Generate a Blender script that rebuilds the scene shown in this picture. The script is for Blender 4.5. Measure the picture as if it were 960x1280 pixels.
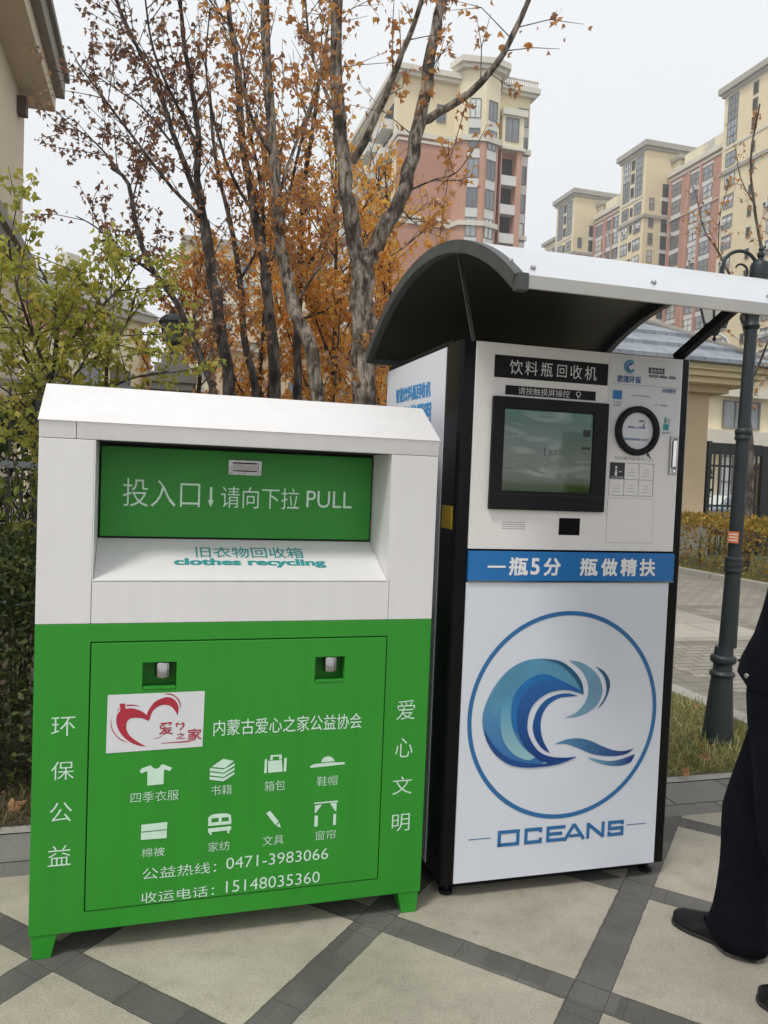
import bpy, bmesh, math, random
import numpy as np
from mathutils import Vector, Matrix
R = math.radians
PI = math.pi
rng = np.random.default_rng(7)
random.seed(7)
scene = bpy.context.scene
for o in list(bpy.data.objects):
    bpy.data.objects.remove(o)
COL = scene.collection

# ------------------------------------------------------------------ camera
cam_d = bpy.data.cameras.new("camera")
cam = bpy.data.objects.new("camera", cam_d)
COL.objects.link(cam)
cam_d.sensor_fit = 'VERTICAL'
cam_d.sensor_height = 36.0
cam_d.lens = 36.0 * 1000.5 / 1280.0
cam_d.clip_start = 0.05
cam_d.clip_end = 3000
p_, r_ = -0.04122, 0.03936
fw = Vector((0, math.cos(p_), math.sin(p_)))
rt0 = Vector((1, 0, 0)); up0 = Vector((0, -math.sin(p_), math.cos(p_)))
rt = rt0 * math.cos(r_) + up0 * math.sin(r_)
up = -rt0 * math.sin(r_) + up0 * math.cos(r_)
cam.matrix_world = Matrix(((rt.x, up.x, -fw.x, 0), (rt.y, up.y, -fw.y, 0), (rt.z, up.z, -fw.z, 1.55), (0, 0, 0, 1)))
scene.camera = cam

# ------------------------------------------------------------------ sky, sun, exposure
SUN_DIR = Vector((-0.36, -0.54, 1.05)).normalized()      # towards the sun (thin overcast)
w = bpy.data.worlds.new("World"); scene.world = w; w.use_nodes = True
nt = w.node_tree; nt.nodes.clear()
out = nt.nodes.new('ShaderNodeOutputWorld'); bg = nt.nodes.new('ShaderNodeBackground')
sky = nt.nodes.new('ShaderNodeTexSky'); sky.sky_type = 'NISHITA'; sky.sun_disc = False
sky.sun_elevation = math.asin(SUN_DIR.z); sky.sun_rotation = math.atan2(SUN_DIR.x, SUN_DIR.y)
sky.dust_density = 3.0
tc = nt.nodes.new('ShaderNodeTexCoord'); nz = nt.nodes.new('ShaderNodeTexNoise')
nz.inputs['Scale'].default_value = 1.6; nz.inputs['Detail'].default_value = 3
cr = nt.nodes.new('ShaderNodeValToRGB')
cr.color_ramp.elements[0].color = (8.5, 8.75, 8.95, 1); cr.color_ramp.elements[0].position = .3
cr.color_ramp.elements[1].color = (8.8, 9.0, 9.15, 1); cr.color_ramp.elements[1].position = .7
mx = nt.nodes.new('ShaderNodeMix'); mx.data_type = 'RGBA'; mx.inputs[0].default_value = .93
nt.links.new(tc.outputs['Generated'], nz.inputs['Vector']); nt.links.new(nz.outputs['Fac'], cr.inputs[0])
nt.links.new(sky.outputs[0], mx.inputs[6]); nt.links.new(cr.outputs[0], mx.inputs[7])
nt.links.new(mx.outputs[2], bg.inputs['Color']); bg.inputs['Strength'].default_value = 0.0925
nt.links.new(bg.outputs[0], out.inputs['Surface'])
sd = bpy.data.lights.new("sun", 'SUN'); sd.energy = 1.5; sd.angle = R(11); sd.color = (1, .97, .93)
so = bpy.data.objects.new("sun", sd); COL.objects.link(so); so.location = (-6, -6, 14)
so.rotation_euler = SUN_DIR.to_track_quat('Z', 'Y').to_euler()
vs = scene.view_settings
scene.display_settings.display_device = 'sRGB'
vs.view_transform = 'Standard'; vs.look = 'None'; vs.exposure = 0.30; vs.gamma = 1.0; vs.use_curve_mapping = False
scene.cycles.use_denoising = True
scene.cycles.max_bounces = 8
scene.cycles.transparent_max_bounces = 12
scene.cycles.sample_clamp_indirect = 6

# ------------------------------------------------------------------ helpers
class MB:
    def __init__(s): s.v = []; s.f = []; s.m = []; s.sm = []
    def add(s, vs, fs, mi=0, smooth=False):
        n = len(s.v); s.v += [tuple(x) for x in vs]
        for f in fs: s.f.append([n + i for i in f]); s.m.append(mi); s.sm.append(smooth)
    def box(s, x0, x1, y0, y1, z0, z1, mi=0):
        vs = [(x0,y0,z0),(x1,y0,z0),(x1,y1,z0),(x0,y1,z0),(x0,y0,z1),(x1,y0,z1),(x1,y1,z1),(x0,y1,z1)]
        s.add(vs, [(0,3,2,1),(4,5,6,7),(0,1,5,4),(1,2,6,5),(2,3,7,6),(3,0,4,7)], mi)
    def prism(s, poly, axis, a, b, mi=0):
        """poly: list of 2D points, extruded along axis from a to b"""
        def P(p, t):
            return (t, p[0], p[1]) if axis == 0 else ((p[0], t, p[1]) if axis == 1 else (p[0], p[1], t))
        n = len(poly); vs = [P(p, a) for p in poly] + [P(p, b) for p in poly]
        s.add(vs, [tuple(range(n))[::-1], tuple(range(n, 2*n))] + [(i, (i+1) % n, n+(i+1) % n, n+i) for i in range(n)], mi)
    def tube(s, pts, rad, n=8, mi=0, caps=True, smooth=True):
        pts = [Vector(p) for p in pts]
        if not hasattr(rad, '__len__'): rad = [rad]*len(pts)
        t0 = (pts[1]-pts[0]).normalized(); ref = Vector((0,0,1)) if abs(t0.z) < .9 else Vector((1,0,0))
        nrm = t0.cross(ref).normalized(); vs = []
        for i, p in enumerate(pts):
            t = (pts[min(i+1, len(pts)-1)] - pts[max(i-1, 0)]).normalized()
            nrm = (nrm - t*nrm.dot(t)).normalized(); b = t.cross(nrm)
            for k in range(n):
                a = 2*PI*k/n; vs.append(p + (nrm*math.cos(a) + b*math.sin(a))*rad[i])
        fs = [(i*n+k, i*n+(k+1) % n, (i+1)*n+(k+1) % n, (i+1)*n+k) for i in range(len(pts)-1) for k in range(n)]
        s.add(vs, fs, mi, smooth)
        if caps:
            m = (len(pts)-1)*n
            s.add(vs[:n], [tuple(range(n))[::-1]], mi); s.add(vs[m:m+n], [tuple(range(n))], mi)
    def lathe(s, prof, c=(0,0,0), n=24, mi=0, smooth=True, axis=2):
        vs = []
        for r, z in prof:
            for k in range(n):
                a = 2*PI*k/n; x, y = r*math.cos(a), r*math.sin(a)
                vs.append((c[0]+x, c[1]+y, c[2]+z) if axis == 2 else ((c[0]+x, c[1]+z, c[2]-y) if axis == 1 else (c[0]+z, c[1]+x, c[2]+y)))
        fs = [(i*n+k, i*n+(k+1) % n, (i+1)*n+(k+1) % n, (i+1)*n+k) for i in range(len(prof)-1) for k in range(n)]
        s.add(vs, fs, mi, smooth)
        s.add(vs[:n], [tuple(range(n))[::-1]], mi); s.add(vs[-n:], [tuple(range(n))], mi)
    def plate(s, u0, u1, z0, z1, holes, v0, v1, mi=0):
        """vertical sheet in the u-z plane from v0 (front) to v1 with rectangular holes"""
        us = sorted({u0, u1, *[h for H in holes for h in H[:2]]}); zs = sorted({z0, z1, *[h for H in holes for h in H[2:]]})
        def solid(i, j):
            if i < 0 or j < 0 or i >= len(us)-1 or j >= len(zs)-1: return False
            cu, cz = (us[i]+us[i+1])/2, (zs[j]+zs[j+1])/2
            return not any(h[0] < cu < h[1] and h[2] < cz < h[3] for h in holes)
        for i in range(len(us)-1):
            for j in range(len(zs)-1):
                if not solid(i, j): continue
                a, b, c, d = us[i], us[i+1], zs[j], zs[j+1]
                s.add([(a,v0,c),(b,v0,c),(b,v0,d),(a,v0,d)], [(0,1,2,3)], mi)
                s.add([(a,v1,c),(b,v1,c),(b,v1,d),(a,v1,d)], [(3,2,1,0)], mi)
                if not solid(i-1, j): s.add([(a,v0,c),(a,v0,d),(a,v1,d),(a,v1,c)], [(0,1,2,3)], mi)
                if not solid(i+1, j): s.add([(b,v0,c),(b,v1,c),(b,v1,d),(b,v0,d)], [(0,1,2,3)], mi)
                if not solid(i, j-1): s.add([(a,v0,c),(a,v1,c),(b,v1,c),(b,v0,c)], [(0,1,2,3)], mi)
                if not solid(i, j+1): s.add([(a,v0,d),(b,v0,d),(b,v1,d),(a,v1,d)], [(0,1,2,3)], mi)
    def bar(s, a, b, w, h, mi=0):
        a, b = Vector(a), Vector(b); t = (b-a).normalized(); ref = Vector((0,0,1)) if abs(t.z) < .95 else Vector((0,1,0))
        x = t.cross(ref).normalized()*w/2; y = x.cross(t).normalized()*h/2
        vs = [a-x-y, a+x-y, a+x+y, a-x+y, b-x-y, b+x-y, b+x+y, b-x+y]
        s.add(vs, [(0,3,2,1),(4,5,6,7),(0,1,5,4),(1,2,6,5),(2,3,7,6),(3,0,4,7)], mi)
    def build(s, name, mats, parent=None, bevel=0, weld=True, seg=2):
        me = bpy.data.meshes.new(name); me.from_pydata(s.v, [], s.f)
        if not isinstance(mats, (list, tuple)): mats = [mats]
        for m in mats: me.materials.append(m)
        me.polygons.foreach_set('material_index', s.m); me.polygons.foreach_set('use_smooth', s.sm)
        if weld:
            bm = bmesh.new(); bm.from_mesh(me)
            bmesh.ops.remove_doubles(bm, verts=bm.verts, dist=1e-5); bmesh.ops.recalc_face_normals(bm, faces=bm.faces)
            if any(s.sm):
                for e in bm.edges:
                    if len(e.link_faces) == 2 and e.calc_face_angle(0) > R(35): e.smooth = False
            bm.to_mesh(me); bm.free()
        me.update()
        o = bpy.data.objects.new(name, me); COL.objects.link(o)
        if parent: o.parent = parent
        if bevel:
            b = o.modifiers.new('bevel', 'BEVEL'); b.width = bevel; b.segments = seg; b.limit_method = 'ANGLE'; b.angle_limit = R(40)
        return o

def tag(o, label=None, cat=None, group=None, kind=None):
    if label: o['label'] = label
    if cat: o['category'] = cat
    if group: o['group'] = group
    if kind: o['kind'] = kind
    return o
def empty(name, loc=(0,0,0), rz=0, label=None, cat=None, group=None):
    o = bpy.data.objects.new(name, None); COL.objects.link(o); o.location = loc; o.rotation_euler = (0,0,rz)
    o.empty_display_size = .2
    return tag(o, label, cat, group)
YAW = R(16)
CY, SY = math.cos(YAW), math.sin(YAW)
def U(u, v, z=0): return (u*CY - v*SY, u*SY + v*CY, z)       # street frame -> world

# ------------------------------------------------------------------ materials
def mat(name, col, rough=.5, var=.06, scale=6, bump=0, bscale=60, metal=0, spec=.5, coat=0, coord='Object', rvar=0):
    m = bpy.data.materials.new(name); m.use_nodes = True; n = m.node_tree; L = n.links
    b = n.nodes['Principled BSDF']; b.inputs['Roughness'].default_value = rough; b.inputs['Metallic'].default_value = metal
    b.inputs['Specular IOR Level'].default_value = spec; b.inputs['Coat Weight'].default_value = coat
    t = n.nodes.new('ShaderNodeTexCoord'); z = n.nodes.new('ShaderNodeTexNoise')
    z.inputs['Scale'].default_value = scale; z.inputs['Detail'].default_value = 6; z.inputs['Roughness'].default_value = .65
    L.new(t.outputs[coord], z.inputs['Vector'])
    r = n.nodes.new('ShaderNodeValToRGB'); r.color_ramp.elements[0].position = .3; r.color_ramp.elements[1].position = .7
    r.color_ramp.elements[0].color = (*[c*(1-var) for c in col], 1); r.color_ramp.elements[1].color = (*[min(1, c*(1+var)) for c in col], 1)
    L.new(z.outputs['Fac'], r.inputs[0]); L.new(r.outputs[0], b.inputs['Base Color'])
    if rvar:
        mr = n.nodes.new('ShaderNodeMapRange'); mr.inputs[3].default_value = rough-rvar; mr.inputs[4].default_value = rough+rvar
        L.new(z.outputs['Fac'], mr.inputs[0]); L.new(mr.outputs[0], b.inputs['Roughness'])
    if bump:
        z2 = n.nodes.new('ShaderNodeTexNoise'); z2.inputs['Scale'].default_value = bscale; z2.inputs['Detail'].default_value = 4
        L.new(t.outputs[coord], z2.inputs['Vector'])
        bp = n.nodes.new('ShaderNodeBump'); bp.inputs['Strength'].default_value = bump; bp.inputs['Distance'].default_value = .01
        L.new(z2.outputs['Fac'], bp.inputs['Height']); L.new(bp.outputs[0], b.inputs['Normal'])
    return m
def painted(name, col, rough, streak, dirt):
    m = mat(name, col, rough, .025, 3, .05, 9, rvar=.07); n = m.node_tree; L = n.links; b = n.nodes['Principled BSDF']; src = b.inputs['Base Color'].links[0].from_socket
    t = n.nodes.new('ShaderNodeTexCoord'); mp = n.nodes.new('ShaderNodeMapping'); mp.inputs['Scale'].default_value = (22, 22, .9); L.new(t.outputs['Object'], mp.inputs['Vector'])
    z = n.nodes.new('ShaderNodeTexNoise'); z.inputs['Scale'].default_value = 1; z.inputs['Detail'].default_value = 5; L.new(mp.outputs[0], z.inputs['Vector'])
    p = n.nodes.new('ShaderNodeTexNoise'); p.inputs['Scale'].default_value = 13; p.inputs['Detail'].default_value = 9; p.inputs['Roughness'].default_value = .8; L.new(t.outputs['Object'], p.inputs['Vector'])
    r = n.nodes.new('ShaderNodeMapRange'); r.inputs[1].default_value = .35; r.inputs[2].default_value = .7; r.inputs[3].default_value = 1; r.inputs[4].default_value = 1-streak; L.new(z.outputs['Fac'], r.inputs[0])
    q = n.nodes.new('ShaderNodeMapRange'); q.inputs[1].default_value = .58; q.inputs[2].default_value = .75; q.inputs[3].default_value = 1; q.inputs[4].default_value = 1-dirt; L.new(p.outputs['Fac'], q.inputs[0])
    k = n.nodes.new('ShaderNodeMath'); k.operation = 'MULTIPLY'; L.new(r.outputs[0], k.inputs[0]); L.new(q.outputs[0], k.inputs[1])
    mm = n.nodes.new('ShaderNodeMix'); mm.data_type = 'RGBA'; mm.blend_type = 'MULTIPLY'; mm.inputs[0].default_value = 1; L.new(src, mm.inputs[6]); L.new(k.outputs[0], mm.inputs[7]); L.new(mm.outputs[2], b.inputs['Base Color'])
    return m
def leafmat(name, cols, trans=.35, rough=.55):
    m = bpy.data.materials.new(name); m.use_nodes = True; n = m.node_tree; L = n.links
    b = n.nodes['Principled BSDF']; b.inputs['Roughness'].default_value = rough; b.inputs['Specular IOR Level'].default_value = .3
    g = n.nodes.new('ShaderNodeNewGeometry'); r = n.nodes.new('ShaderNodeValToRGB'); r.color_ramp.interpolation = 'LINEAR'
    e = r.color_ramp.elements
    while len(e) < len(cols): e.new(.5)
    for i, c in enumerate(cols): e[i].position = i/(len(cols)-1); e[i].color = (*c, 1)
    L.new(g.outputs['Random Per Island'], r.inputs[0]); L.new(r.outputs[0], b.inputs['Base Color'])
    tr = n.nodes.new('ShaderNodeBsdfTranslucent'); ms = n.nodes.new('ShaderNodeMixShader'); ms.inputs[0].default_value = trans
    L.new(r.outputs[0], tr.inputs['Color']); o = n.nodes['Material Output']
    L.new(b.outputs[0], ms.inputs[1]); L.new(tr.outputs[0], ms.inputs[2]); L.new(ms.outputs[0], o.inputs['Surface'])
    return m
def glassmat(name, col, rough=.08):
    """glass in front of rooms of different brightness: some curtained, some dark"""
    m = mat(name, col, rough, .25, .35, spec=.8); n = m.node_tree; b = n.nodes['Principled BSDF']; oi = n.nodes.new('ShaderNodeObjectInfo'); r = n.nodes.new('ShaderNodeValToRGB'); e = r.color_ramp.elements
    e[0].position = .2; e[0].color = (.55,.55,.55,1); e[1].position = .95; e[1].color = (3.0,2.9,2.6,1); q = e.new(.7); q.color = (1.1,1.1,1.1,1)
    src = b.inputs['Base Color'].links[0].from_socket; mm = n.nodes.new('ShaderNodeMix'); mm.data_type = 'RGBA'; mm.blend_type = 'MULTIPLY'; mm.inputs[0].default_value = 1
    n.links.new(oi.outputs['Random'], r.inputs[0]); n.links.new(src, mm.inputs[6]); n.links.new(r.outputs[0], mm.inputs[7]); n.links.new(mm.outputs[2], b.inputs['Base Color']); return m

M = {}
M['white'] = painted('white_painted_steel', (.765,.75,.74), .42, .04, .05)
M['green'] = painted('green_painted_steel', (.024,.285,.020), .42, .08, .10)
M['green_in'] = mat('green_door_paint', (.014,.24,.016), .42, .06, 5)
M['mint'] = mat('pale_mint_lettering', (.60,.80,.66), .6, .08, 30)
M['dark'] = mat('dark_gap_shade', (.012,.012,.012), .8, .1)  # near-black standing in for shade in gaps; also the lock mount
M['steel'] = mat('brushed_steel', (.40,.39,.38), .25, .25, 45, metal=1)
M['chrome'] = mat('chrome', (.75,.75,.75), .15, .05, 20, metal=1)
M['teal'] = mat('teal_lettering', (.03,.30,.30), .6, .05)
M['paper'] = mat('white_sticker_paper', (.70,.71,.73), .45, .03, 8)
M['red'] = mat('red_print', (.42,.022,.045), .5, .1, 20)
M['black'] = mat('black_gloss_paint', (.003,.003,.0035), .28, .2, 5, spec=.18)
M['blackm'] = mat('black_matt_plastic', (.008,.008,.009), .5, .2, 8, spec=.2)
M['upanel'] = mat('cream_white_panel', (.80,.775,.75), .38, .025, 3, .02, 20)
M['lpanel'] = mat('cool_white_panel', (.70,.735,.80), .33, .02, 3)
M['spanel'] = mat('side_panel_white', (.72,.73,.78), .4, .02, 3)
M['band'] = mat('blue_banner', (.012,.165,.46), .4, .05, 4)
M['bandtxt'] = mat('banner_white_lettering', (.85,.85,.85), .5, .03)
M['oblue'] = mat('logo_blue', (.025,.15,.36), .45, .06, 9)
M['w_light'] = mat('wave_light_blue', (.085,.28,.43), .45, .22, 4)
M['w_pale'] = mat('wave_pale_blue', (.22,.44,.52), .45, .15, 5)
M['w_mid'] = mat('wave_mid_blue', (.012,.15,.42), .45, .2, 5)
M['w_dark'] = mat('wave_dark_blue', (.008,.06,.24), .45, .2, 5)
M['w_grey'] = mat('wave_grey_blue', (.17,.33,.46), .45, .15, 6)
M['w_navy'] = mat('wave_navy', (.02,.10,.20), .45, .3, 8)
M['label_txt'] = mat('label_white_lettering', (.66,.66,.66), .5, .05)
M['yellow'] = mat('yellow_sticker', (.55,.38,.02), .5, .1, 15)
M['ink'] = mat('dark_ink', (.03,.03,.035), .6, .1)
M['inkgrey'] = mat('grey_ink', (.30,.31,.33), .6, .1)
M['inkblue'] = mat('blue_ink', (.06,.14,.36), .6, .1)
M['sblue'] = mat('side_blue_lettering', (.05,.27,.56), .5, .05)
M['alu'] = mat('aluminium_sheet', (.79,.80,.815), .36, .03, 3, .03, 12, metal=.85)
M['alustrip'] = mat('aluminium_strip', (.42,.41,.38), .4, .06, 6, metal=.3)
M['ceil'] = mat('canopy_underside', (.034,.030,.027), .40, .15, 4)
M['rim'] = mat('canopy_rim', (.055,.06,.058), .45, .2, 12)
M['lamp'] = mat('lamp_post_paint', (.012,.020,.0225), .45, .25, 10, .08, 60)
M['lglass'] = mat('frosted_lantern_glass', (.62,.62,.58), .25, .06, 8)
def barkmat(name, light, dark, sc=22, st=.22):
    m = bpy.data.materials.new(name); m.use_nodes = True; n = m.node_tree; L = n.links; bs = n.nodes['Principled BSDF']; bs.inputs['Roughness'].default_value = .92
    t = n.nodes.new('ShaderNodeTexCoord'); mp = n.nodes.new('ShaderNodeMapping'); mp.inputs['Scale'].default_value = (1, 1, st); L.new(t.outputs['Object'], mp.inputs['Vector'])
    z = n.nodes.new('ShaderNodeTexNoise'); z.inputs['Scale'].default_value = sc; z.inputs['Detail'].default_value = 8; z.inputs['Roughness'].default_value = .7; z.inputs['Distortion'].default_value = .6; L.new(mp.outputs[0], z.inputs['Vector'])
    p = n.nodes.new('ShaderNodeTexNoise'); p.inputs['Scale'].default_value = 7; p.inputs['Detail'].default_value = 5; L.new(t.outputs['Object'], p.inputs['Vector'])
    r = n.nodes.new('ShaderNodeValToRGB'); e = r.color_ramp.elements; e[0].position = .42; e[0].color = (*dark, 1); e[1].position = .58; e[1].color = (*light, 1); L.new(z.outputs['Fac'], r.inputs[0])
    r2 = n.nodes.new('ShaderNodeValToRGB'); e = r2.color_ramp.elements; e[0].position = .40; e[0].color = (.30,.28,.26,1); e[1].position = .58; e[1].color = (1.1,1.1,1.1,1); L.new(p.outputs['Fac'], r2.inputs[0])
    mm = n.nodes.new('ShaderNodeMix'); mm.data_type = 'RGBA'; mm.blend_type = 'MULTIPLY'; mm.inputs[0].default_value = 1; L.new(r.outputs[0], mm.inputs[6]); L.new(r2.outputs[0], mm.inputs[7]); L.new(mm.outputs[2], bs.inputs['Base Color'])
    bp = n.nodes.new('ShaderNodeBump'); bp.inputs['Strength'].default_value = 1; bp.inputs['Distance'].default_value = .02; L.new(z.outputs['Fac'], bp.inputs['Height']); L.new(bp.outputs[0], bs.inputs['Normal']); return m
M['bark'] = barkmat('bark', (.21,.175,.14), (.06,.05,.042))
M['bark2'] = barkmat('dark_bark', (.14,.112,.095), (.030,.024,.020))
M['bark3'] = barkmat('pale_bark', (.38,.32,.255), (.065,.05,.04), 30, .3)
# ------------------------------------------------------------------ ground, plaza, strip, kerbs, road, beds
def node_new(n, t, **k):
    x = n.nodes.new(t)
    for a, b in k.items(): setattr(x, a, b)
    return x
def math_node(n, op, a, b=None):
    x = n.nodes.new('ShaderNodeMath'); x.operation = op
    for i, q in enumerate((a, b)):
        if q is None: continue
        if hasattr(q, 'is_output') or hasattr(q, 'links'): n.links.new(q, x.inputs[i])
        else: x.inputs[i].default_value = q
    return x.outputs[0]
def stone_mix(n, lo, hi, dark, sc, stain=.16):
    """granite-like colour: fine speckle, broad stains"""
    L = n.links; t = node_new(n, 'ShaderNodeTexCoord')
    f = node_new(n, 'ShaderNodeTexNoise'); f.inputs['Scale'].default_value = sc; f.inputs['Detail'].default_value = 3; f.inputs['Roughness'].default_value = .8
    b = node_new(n, 'ShaderNodeTexNoise'); b.inputs['Scale'].default_value = 2.3; b.inputs['Detail'].default_value = 7; b.inputs['Roughness'].default_value = .7
    L.new(t.outputs['Object'], f.inputs['Vector']); L.new(t.outputs['Object'], b.inputs['Vector'])
    r = node_new(n, 'ShaderNodeValToRGB'); e = r.color_ramp.elements
    e[0].position = .33; e[0].color = (*dark, 1); e[1].position = .72; e[1].color = (*hi, 1); m = e.new(.47); m.color = (*lo, 1)
    L.new(f.outputs['Fac'], r.inputs[0])
    mr = node_new(n, 'ShaderNodeMapRange'); mr.inputs[1].default_value = .3; mr.inputs[2].default_value = .7
    mr.inputs[3].default_value = 1-stain; mr.inputs[4].default_value = 1+stain*.6
    L.new(b.outputs['Fac'], mr.inputs[0])
    mm = node_new(n, 'ShaderNodeMix', data_type='RGBA', blend_type='MULTIPLY'); mm.inputs[0].default_value = 1
    L.new(r.outputs[0], mm.inputs[6]); L.new(mr.outputs[0], mm.inputs[7])
    return t, mm.outputs[2], f.outputs['Fac']
def plaza_material():
    m = bpy.data.materials.new('plaza_paving'); m.use_nodes = True; n = m.node_tree; L = n.links
    bs = n.nodes['Principled BSDF']; bs.inputs['Roughness'].default_value = .8
    t, beige, fine = stone_mix(n, (.40,.362,.285), (.47,.43,.345), (.27,.24,.185), 150, .26)
    _, grey, _ = stone_mix(n, (.112,.107,.096), (.156,.15,.136), (.066,.062,.054), 190, .36)
    sp = node_new(n, 'ShaderNodeSeparateXYZ'); L.new(t.outputs['Object'], sp.inputs[0]); X, Y = sp.outputs[0], sp.outputs[1]
    P = .757; a1, a2 = R(-30.2), R(62.0)
    def off(a): return math_node(n, 'ADD', math_node(n, 'MULTIPLY', X, -math.sin(a)), math_node(n, 'MULTIPLY', Y, math.cos(a)))
    jn = node_new(n, 'ShaderNodeTexNoise'); jn.inputs['Scale'].default_value = 26; jn.inputs['Detail'].default_value = 5; L.new(t.outputs['Object'], jn.inputs['Vector'])
    jit = math_node(n, 'MULTIPLY', math_node(n, 'SUBTRACT', jn.outputs['Fac'], .5), .009)
    o1, o2 = math_node(n, 'ADD', off(a1), jit), math_node(n, 'ADD', off(a2), jit)
    cv = node_new(n, 'ShaderNodeCombineXYZ'); L.new(math_node(n, 'FLOOR', math_node(n, 'DIVIDE', math_node(n, 'SUBTRACT', o1, 2.343), P)), cv.inputs[0]); L.new(math_node(n, 'FLOOR', math_node(n, 'DIVIDE', math_node(n, 'SUBTRACT', o2, .458), P)), cv.inputs[1])
    wn = node_new(n, 'ShaderNodeTexWhiteNoise'); wn.noise_dimensions = '3D'; L.new(cv.outputs[0], wn.inputs['Vector'])
    cv2 = node_new(n, 'ShaderNodeCombineXYZ'); L.new(math_node(n, 'FLOOR', math_node(n, 'DIVIDE', o1, P/3-.0376)), cv2.inputs[0]); L.new(math_node(n, 'FLOOR', math_node(n, 'DIVIDE', o2, P/3-.0376)), cv2.inputs[1])
    wn2 = node_new(n, 'ShaderNodeTexWhiteNoise'); wn2.noise_dimensions = '3D'; L.new(cv2.outputs[0], wn2.inputs['Vector'])
    def tone(c, w_, lo, hi):
        r_ = node_new(n, 'ShaderNodeMapRange'); r_.inputs[3].default_value = lo; r_.inputs[4].default_value = hi; L.new(w_, r_.inputs[0])
        q_ = node_new(n, 'ShaderNodeMix', data_type='RGBA', blend_type='MULTIPLY'); q_.inputs[0].default_value = 1; L.new(c, q_.inputs[6]); L.new(r_.outputs[0], q_.inputs[7]); return q_.outputs[2]
    beige = tone(beige, wn.outputs['Value'], .88, 1.06); grey = tone(grey, wn2.outputs['Value'], .80, 1.22)
    def band(o, base):
        f = math_node(n, 'MODULO', math_node(n, 'ADD', math_node(n, 'SUBTRACT', o, base), P*40), P)
        return f, math_node(n, 'LESS_THAN', f, .113)
    f1, b1 = band(o1, 2.343); f2, b2 = band(o2, .458)
    anyb = math_node(n, 'MAXIMUM', b1, b2)
    mixc = node_new(n, 'ShaderNodeMix', data_type='RGBA'); L.new(anyb, mixc.inputs[0]); L.new(beige, mixc.inputs[6]); L.new(grey, mixc.inputs[7])
    # joints: both edges of every band, plus cross joints along the bands
    def edge(f, wdt=.0032):
        j1 = math_node(n, 'LESS_THAN', f, wdt)
        j2 = math_node(n, 'LESS_THAN', math_node(n, 'ABSOLUTE', math_node(n, 'SUBTRACT', f, .113)), wdt)
        return math_node(n, 'MAXIMUM', j1, j2)
    def cross(f, inband):
        q = math_node(n, 'MODULO', math_node(n, 'ADD', f, 10*P-.113), P/3 - .0376)
        return math_node(n, 'MULTIPLY', math_node(n, 'LESS_THAN', q, .003), inband)
    j = math_node(n, 'MAXIMUM', edge(f1), edge(f2))
    j = math_node(n, 'MAXIMUM', j, math_node(n, 'MULTIPLY', math_node(n, 'MAXIMUM', cross(f2, b1), cross(f1, b2)), math_node(n, 'SUBTRACT', 1, math_node(n, 'MULTIPLY', b1, b2))))
    jm = node_new(n, 'ShaderNodeMix', data_type='RGBA'); L.new(math_node(n, 'MULTIPLY', j, .75), jm.inputs[0]); L.new(mixc.outputs[2], jm.inputs[6])
    jm.inputs[7].default_value = (.045,.04,.032,1)
    # lichen-like dark flecks and pale dust
    dn = node_new(n, 'ShaderNodeTexNoise'); dn.inputs['Scale'].default_value = 9; dn.inputs['Detail'].default_value = 8; dn.inputs['Roughness'].default_value = .75
    L.new(t.outputs['Object'], dn.inputs['Vector'])
    dr = node_new(n, 'ShaderNodeValToRGB'); dr.color_ramp.elements[0].position = .55; dr.color_ramp.elements[0].color = (0,0,0,1); dr.color_ramp.elements[1].position = .78
    L.new(dn.outputs['Fac'], dr.inputs[0])
    dm = node_new(n, 'ShaderNodeMix', data_type='RGBA'); L.new(math_node(n, 'MULTIPLY', dr.outputs[0], .55), dm.inputs[0]); L.new(jm.outputs[2], dm.inputs[6]); dm.inputs[7].default_value = (.14,.125,.09,1)
    L.new(dm.outputs[2], bs.inputs['Base Color'])
    bp = node_new(n, 'ShaderNodeBump'); bp.inputs['Strength'].default_value = .35; bp.inputs['Distance'].default_value = .004
    hgt = math_node(n, 'SUBTRACT', fine, math_node(n, 'MULTIPLY', j, 1.5)); L.new(hgt, bp.inputs['Height']); L.new(bp.outputs[0], bs.inputs['Normal'])
    return m
def paver_material(name, lo, hi, dark, bw, bh, mortar=(.10,.095,.085), yaw=0.0, msize=.012):
    m = bpy.data.materials.new(name); m.use_nodes = True; n = m.node_tree; L = n.links
    bs = n.nodes['Principled BSDF']; bs.inputs['Roughness'].default_value = .85
    t, c, fine = stone_mix(n, lo, hi, dark, 120)
    mp = node_new(n, 'ShaderNodeMapping'); mp.inputs['Rotation'].default_value = (0, 0, yaw); L.new(t.outputs['Object'], mp.inputs['Vector'])
    br = node_new(n, 'ShaderNodeTexBrick'); br.inputs['Scale'].default_value = 1; br.inputs['Brick Width'].default_value = bw; br.inputs['Row Height'].default_value = bh
    br.inputs['Mortar Size'].default_value = msize; br.inputs['Color1'].default_value = (.85,.85,.85,1); br.inputs['Color2'].default_value = (1.1,1.1,1.1,1); br.inputs['Mortar'].default_value = (.3,.29,.27,1)
    L.new(mp.outputs[0], br.inputs['Vector'])
    mm = node_new(n, 'ShaderNodeMix', data_type='RGBA', blend_type='MULTIPLY'); mm.inputs[0].default_value = 1
    L.new(c, mm.inputs[6]); L.new(br.outputs['Color'], mm.inputs[7]); L.new(mm.outputs[2], bs.inputs['Base Color'])
    bp = node_new(n, 'ShaderNodeBump'); bp.inputs['Strength'].default_value = .3; bp.inputs['Distance'].default_value = .005
    L.new(math_node(n, 'SUBTRACT', fine, br.outputs['Fac']), bp.inputs['Height']); L.new(bp.outputs[0], bs.inputs['Normal'])
    return m
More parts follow.
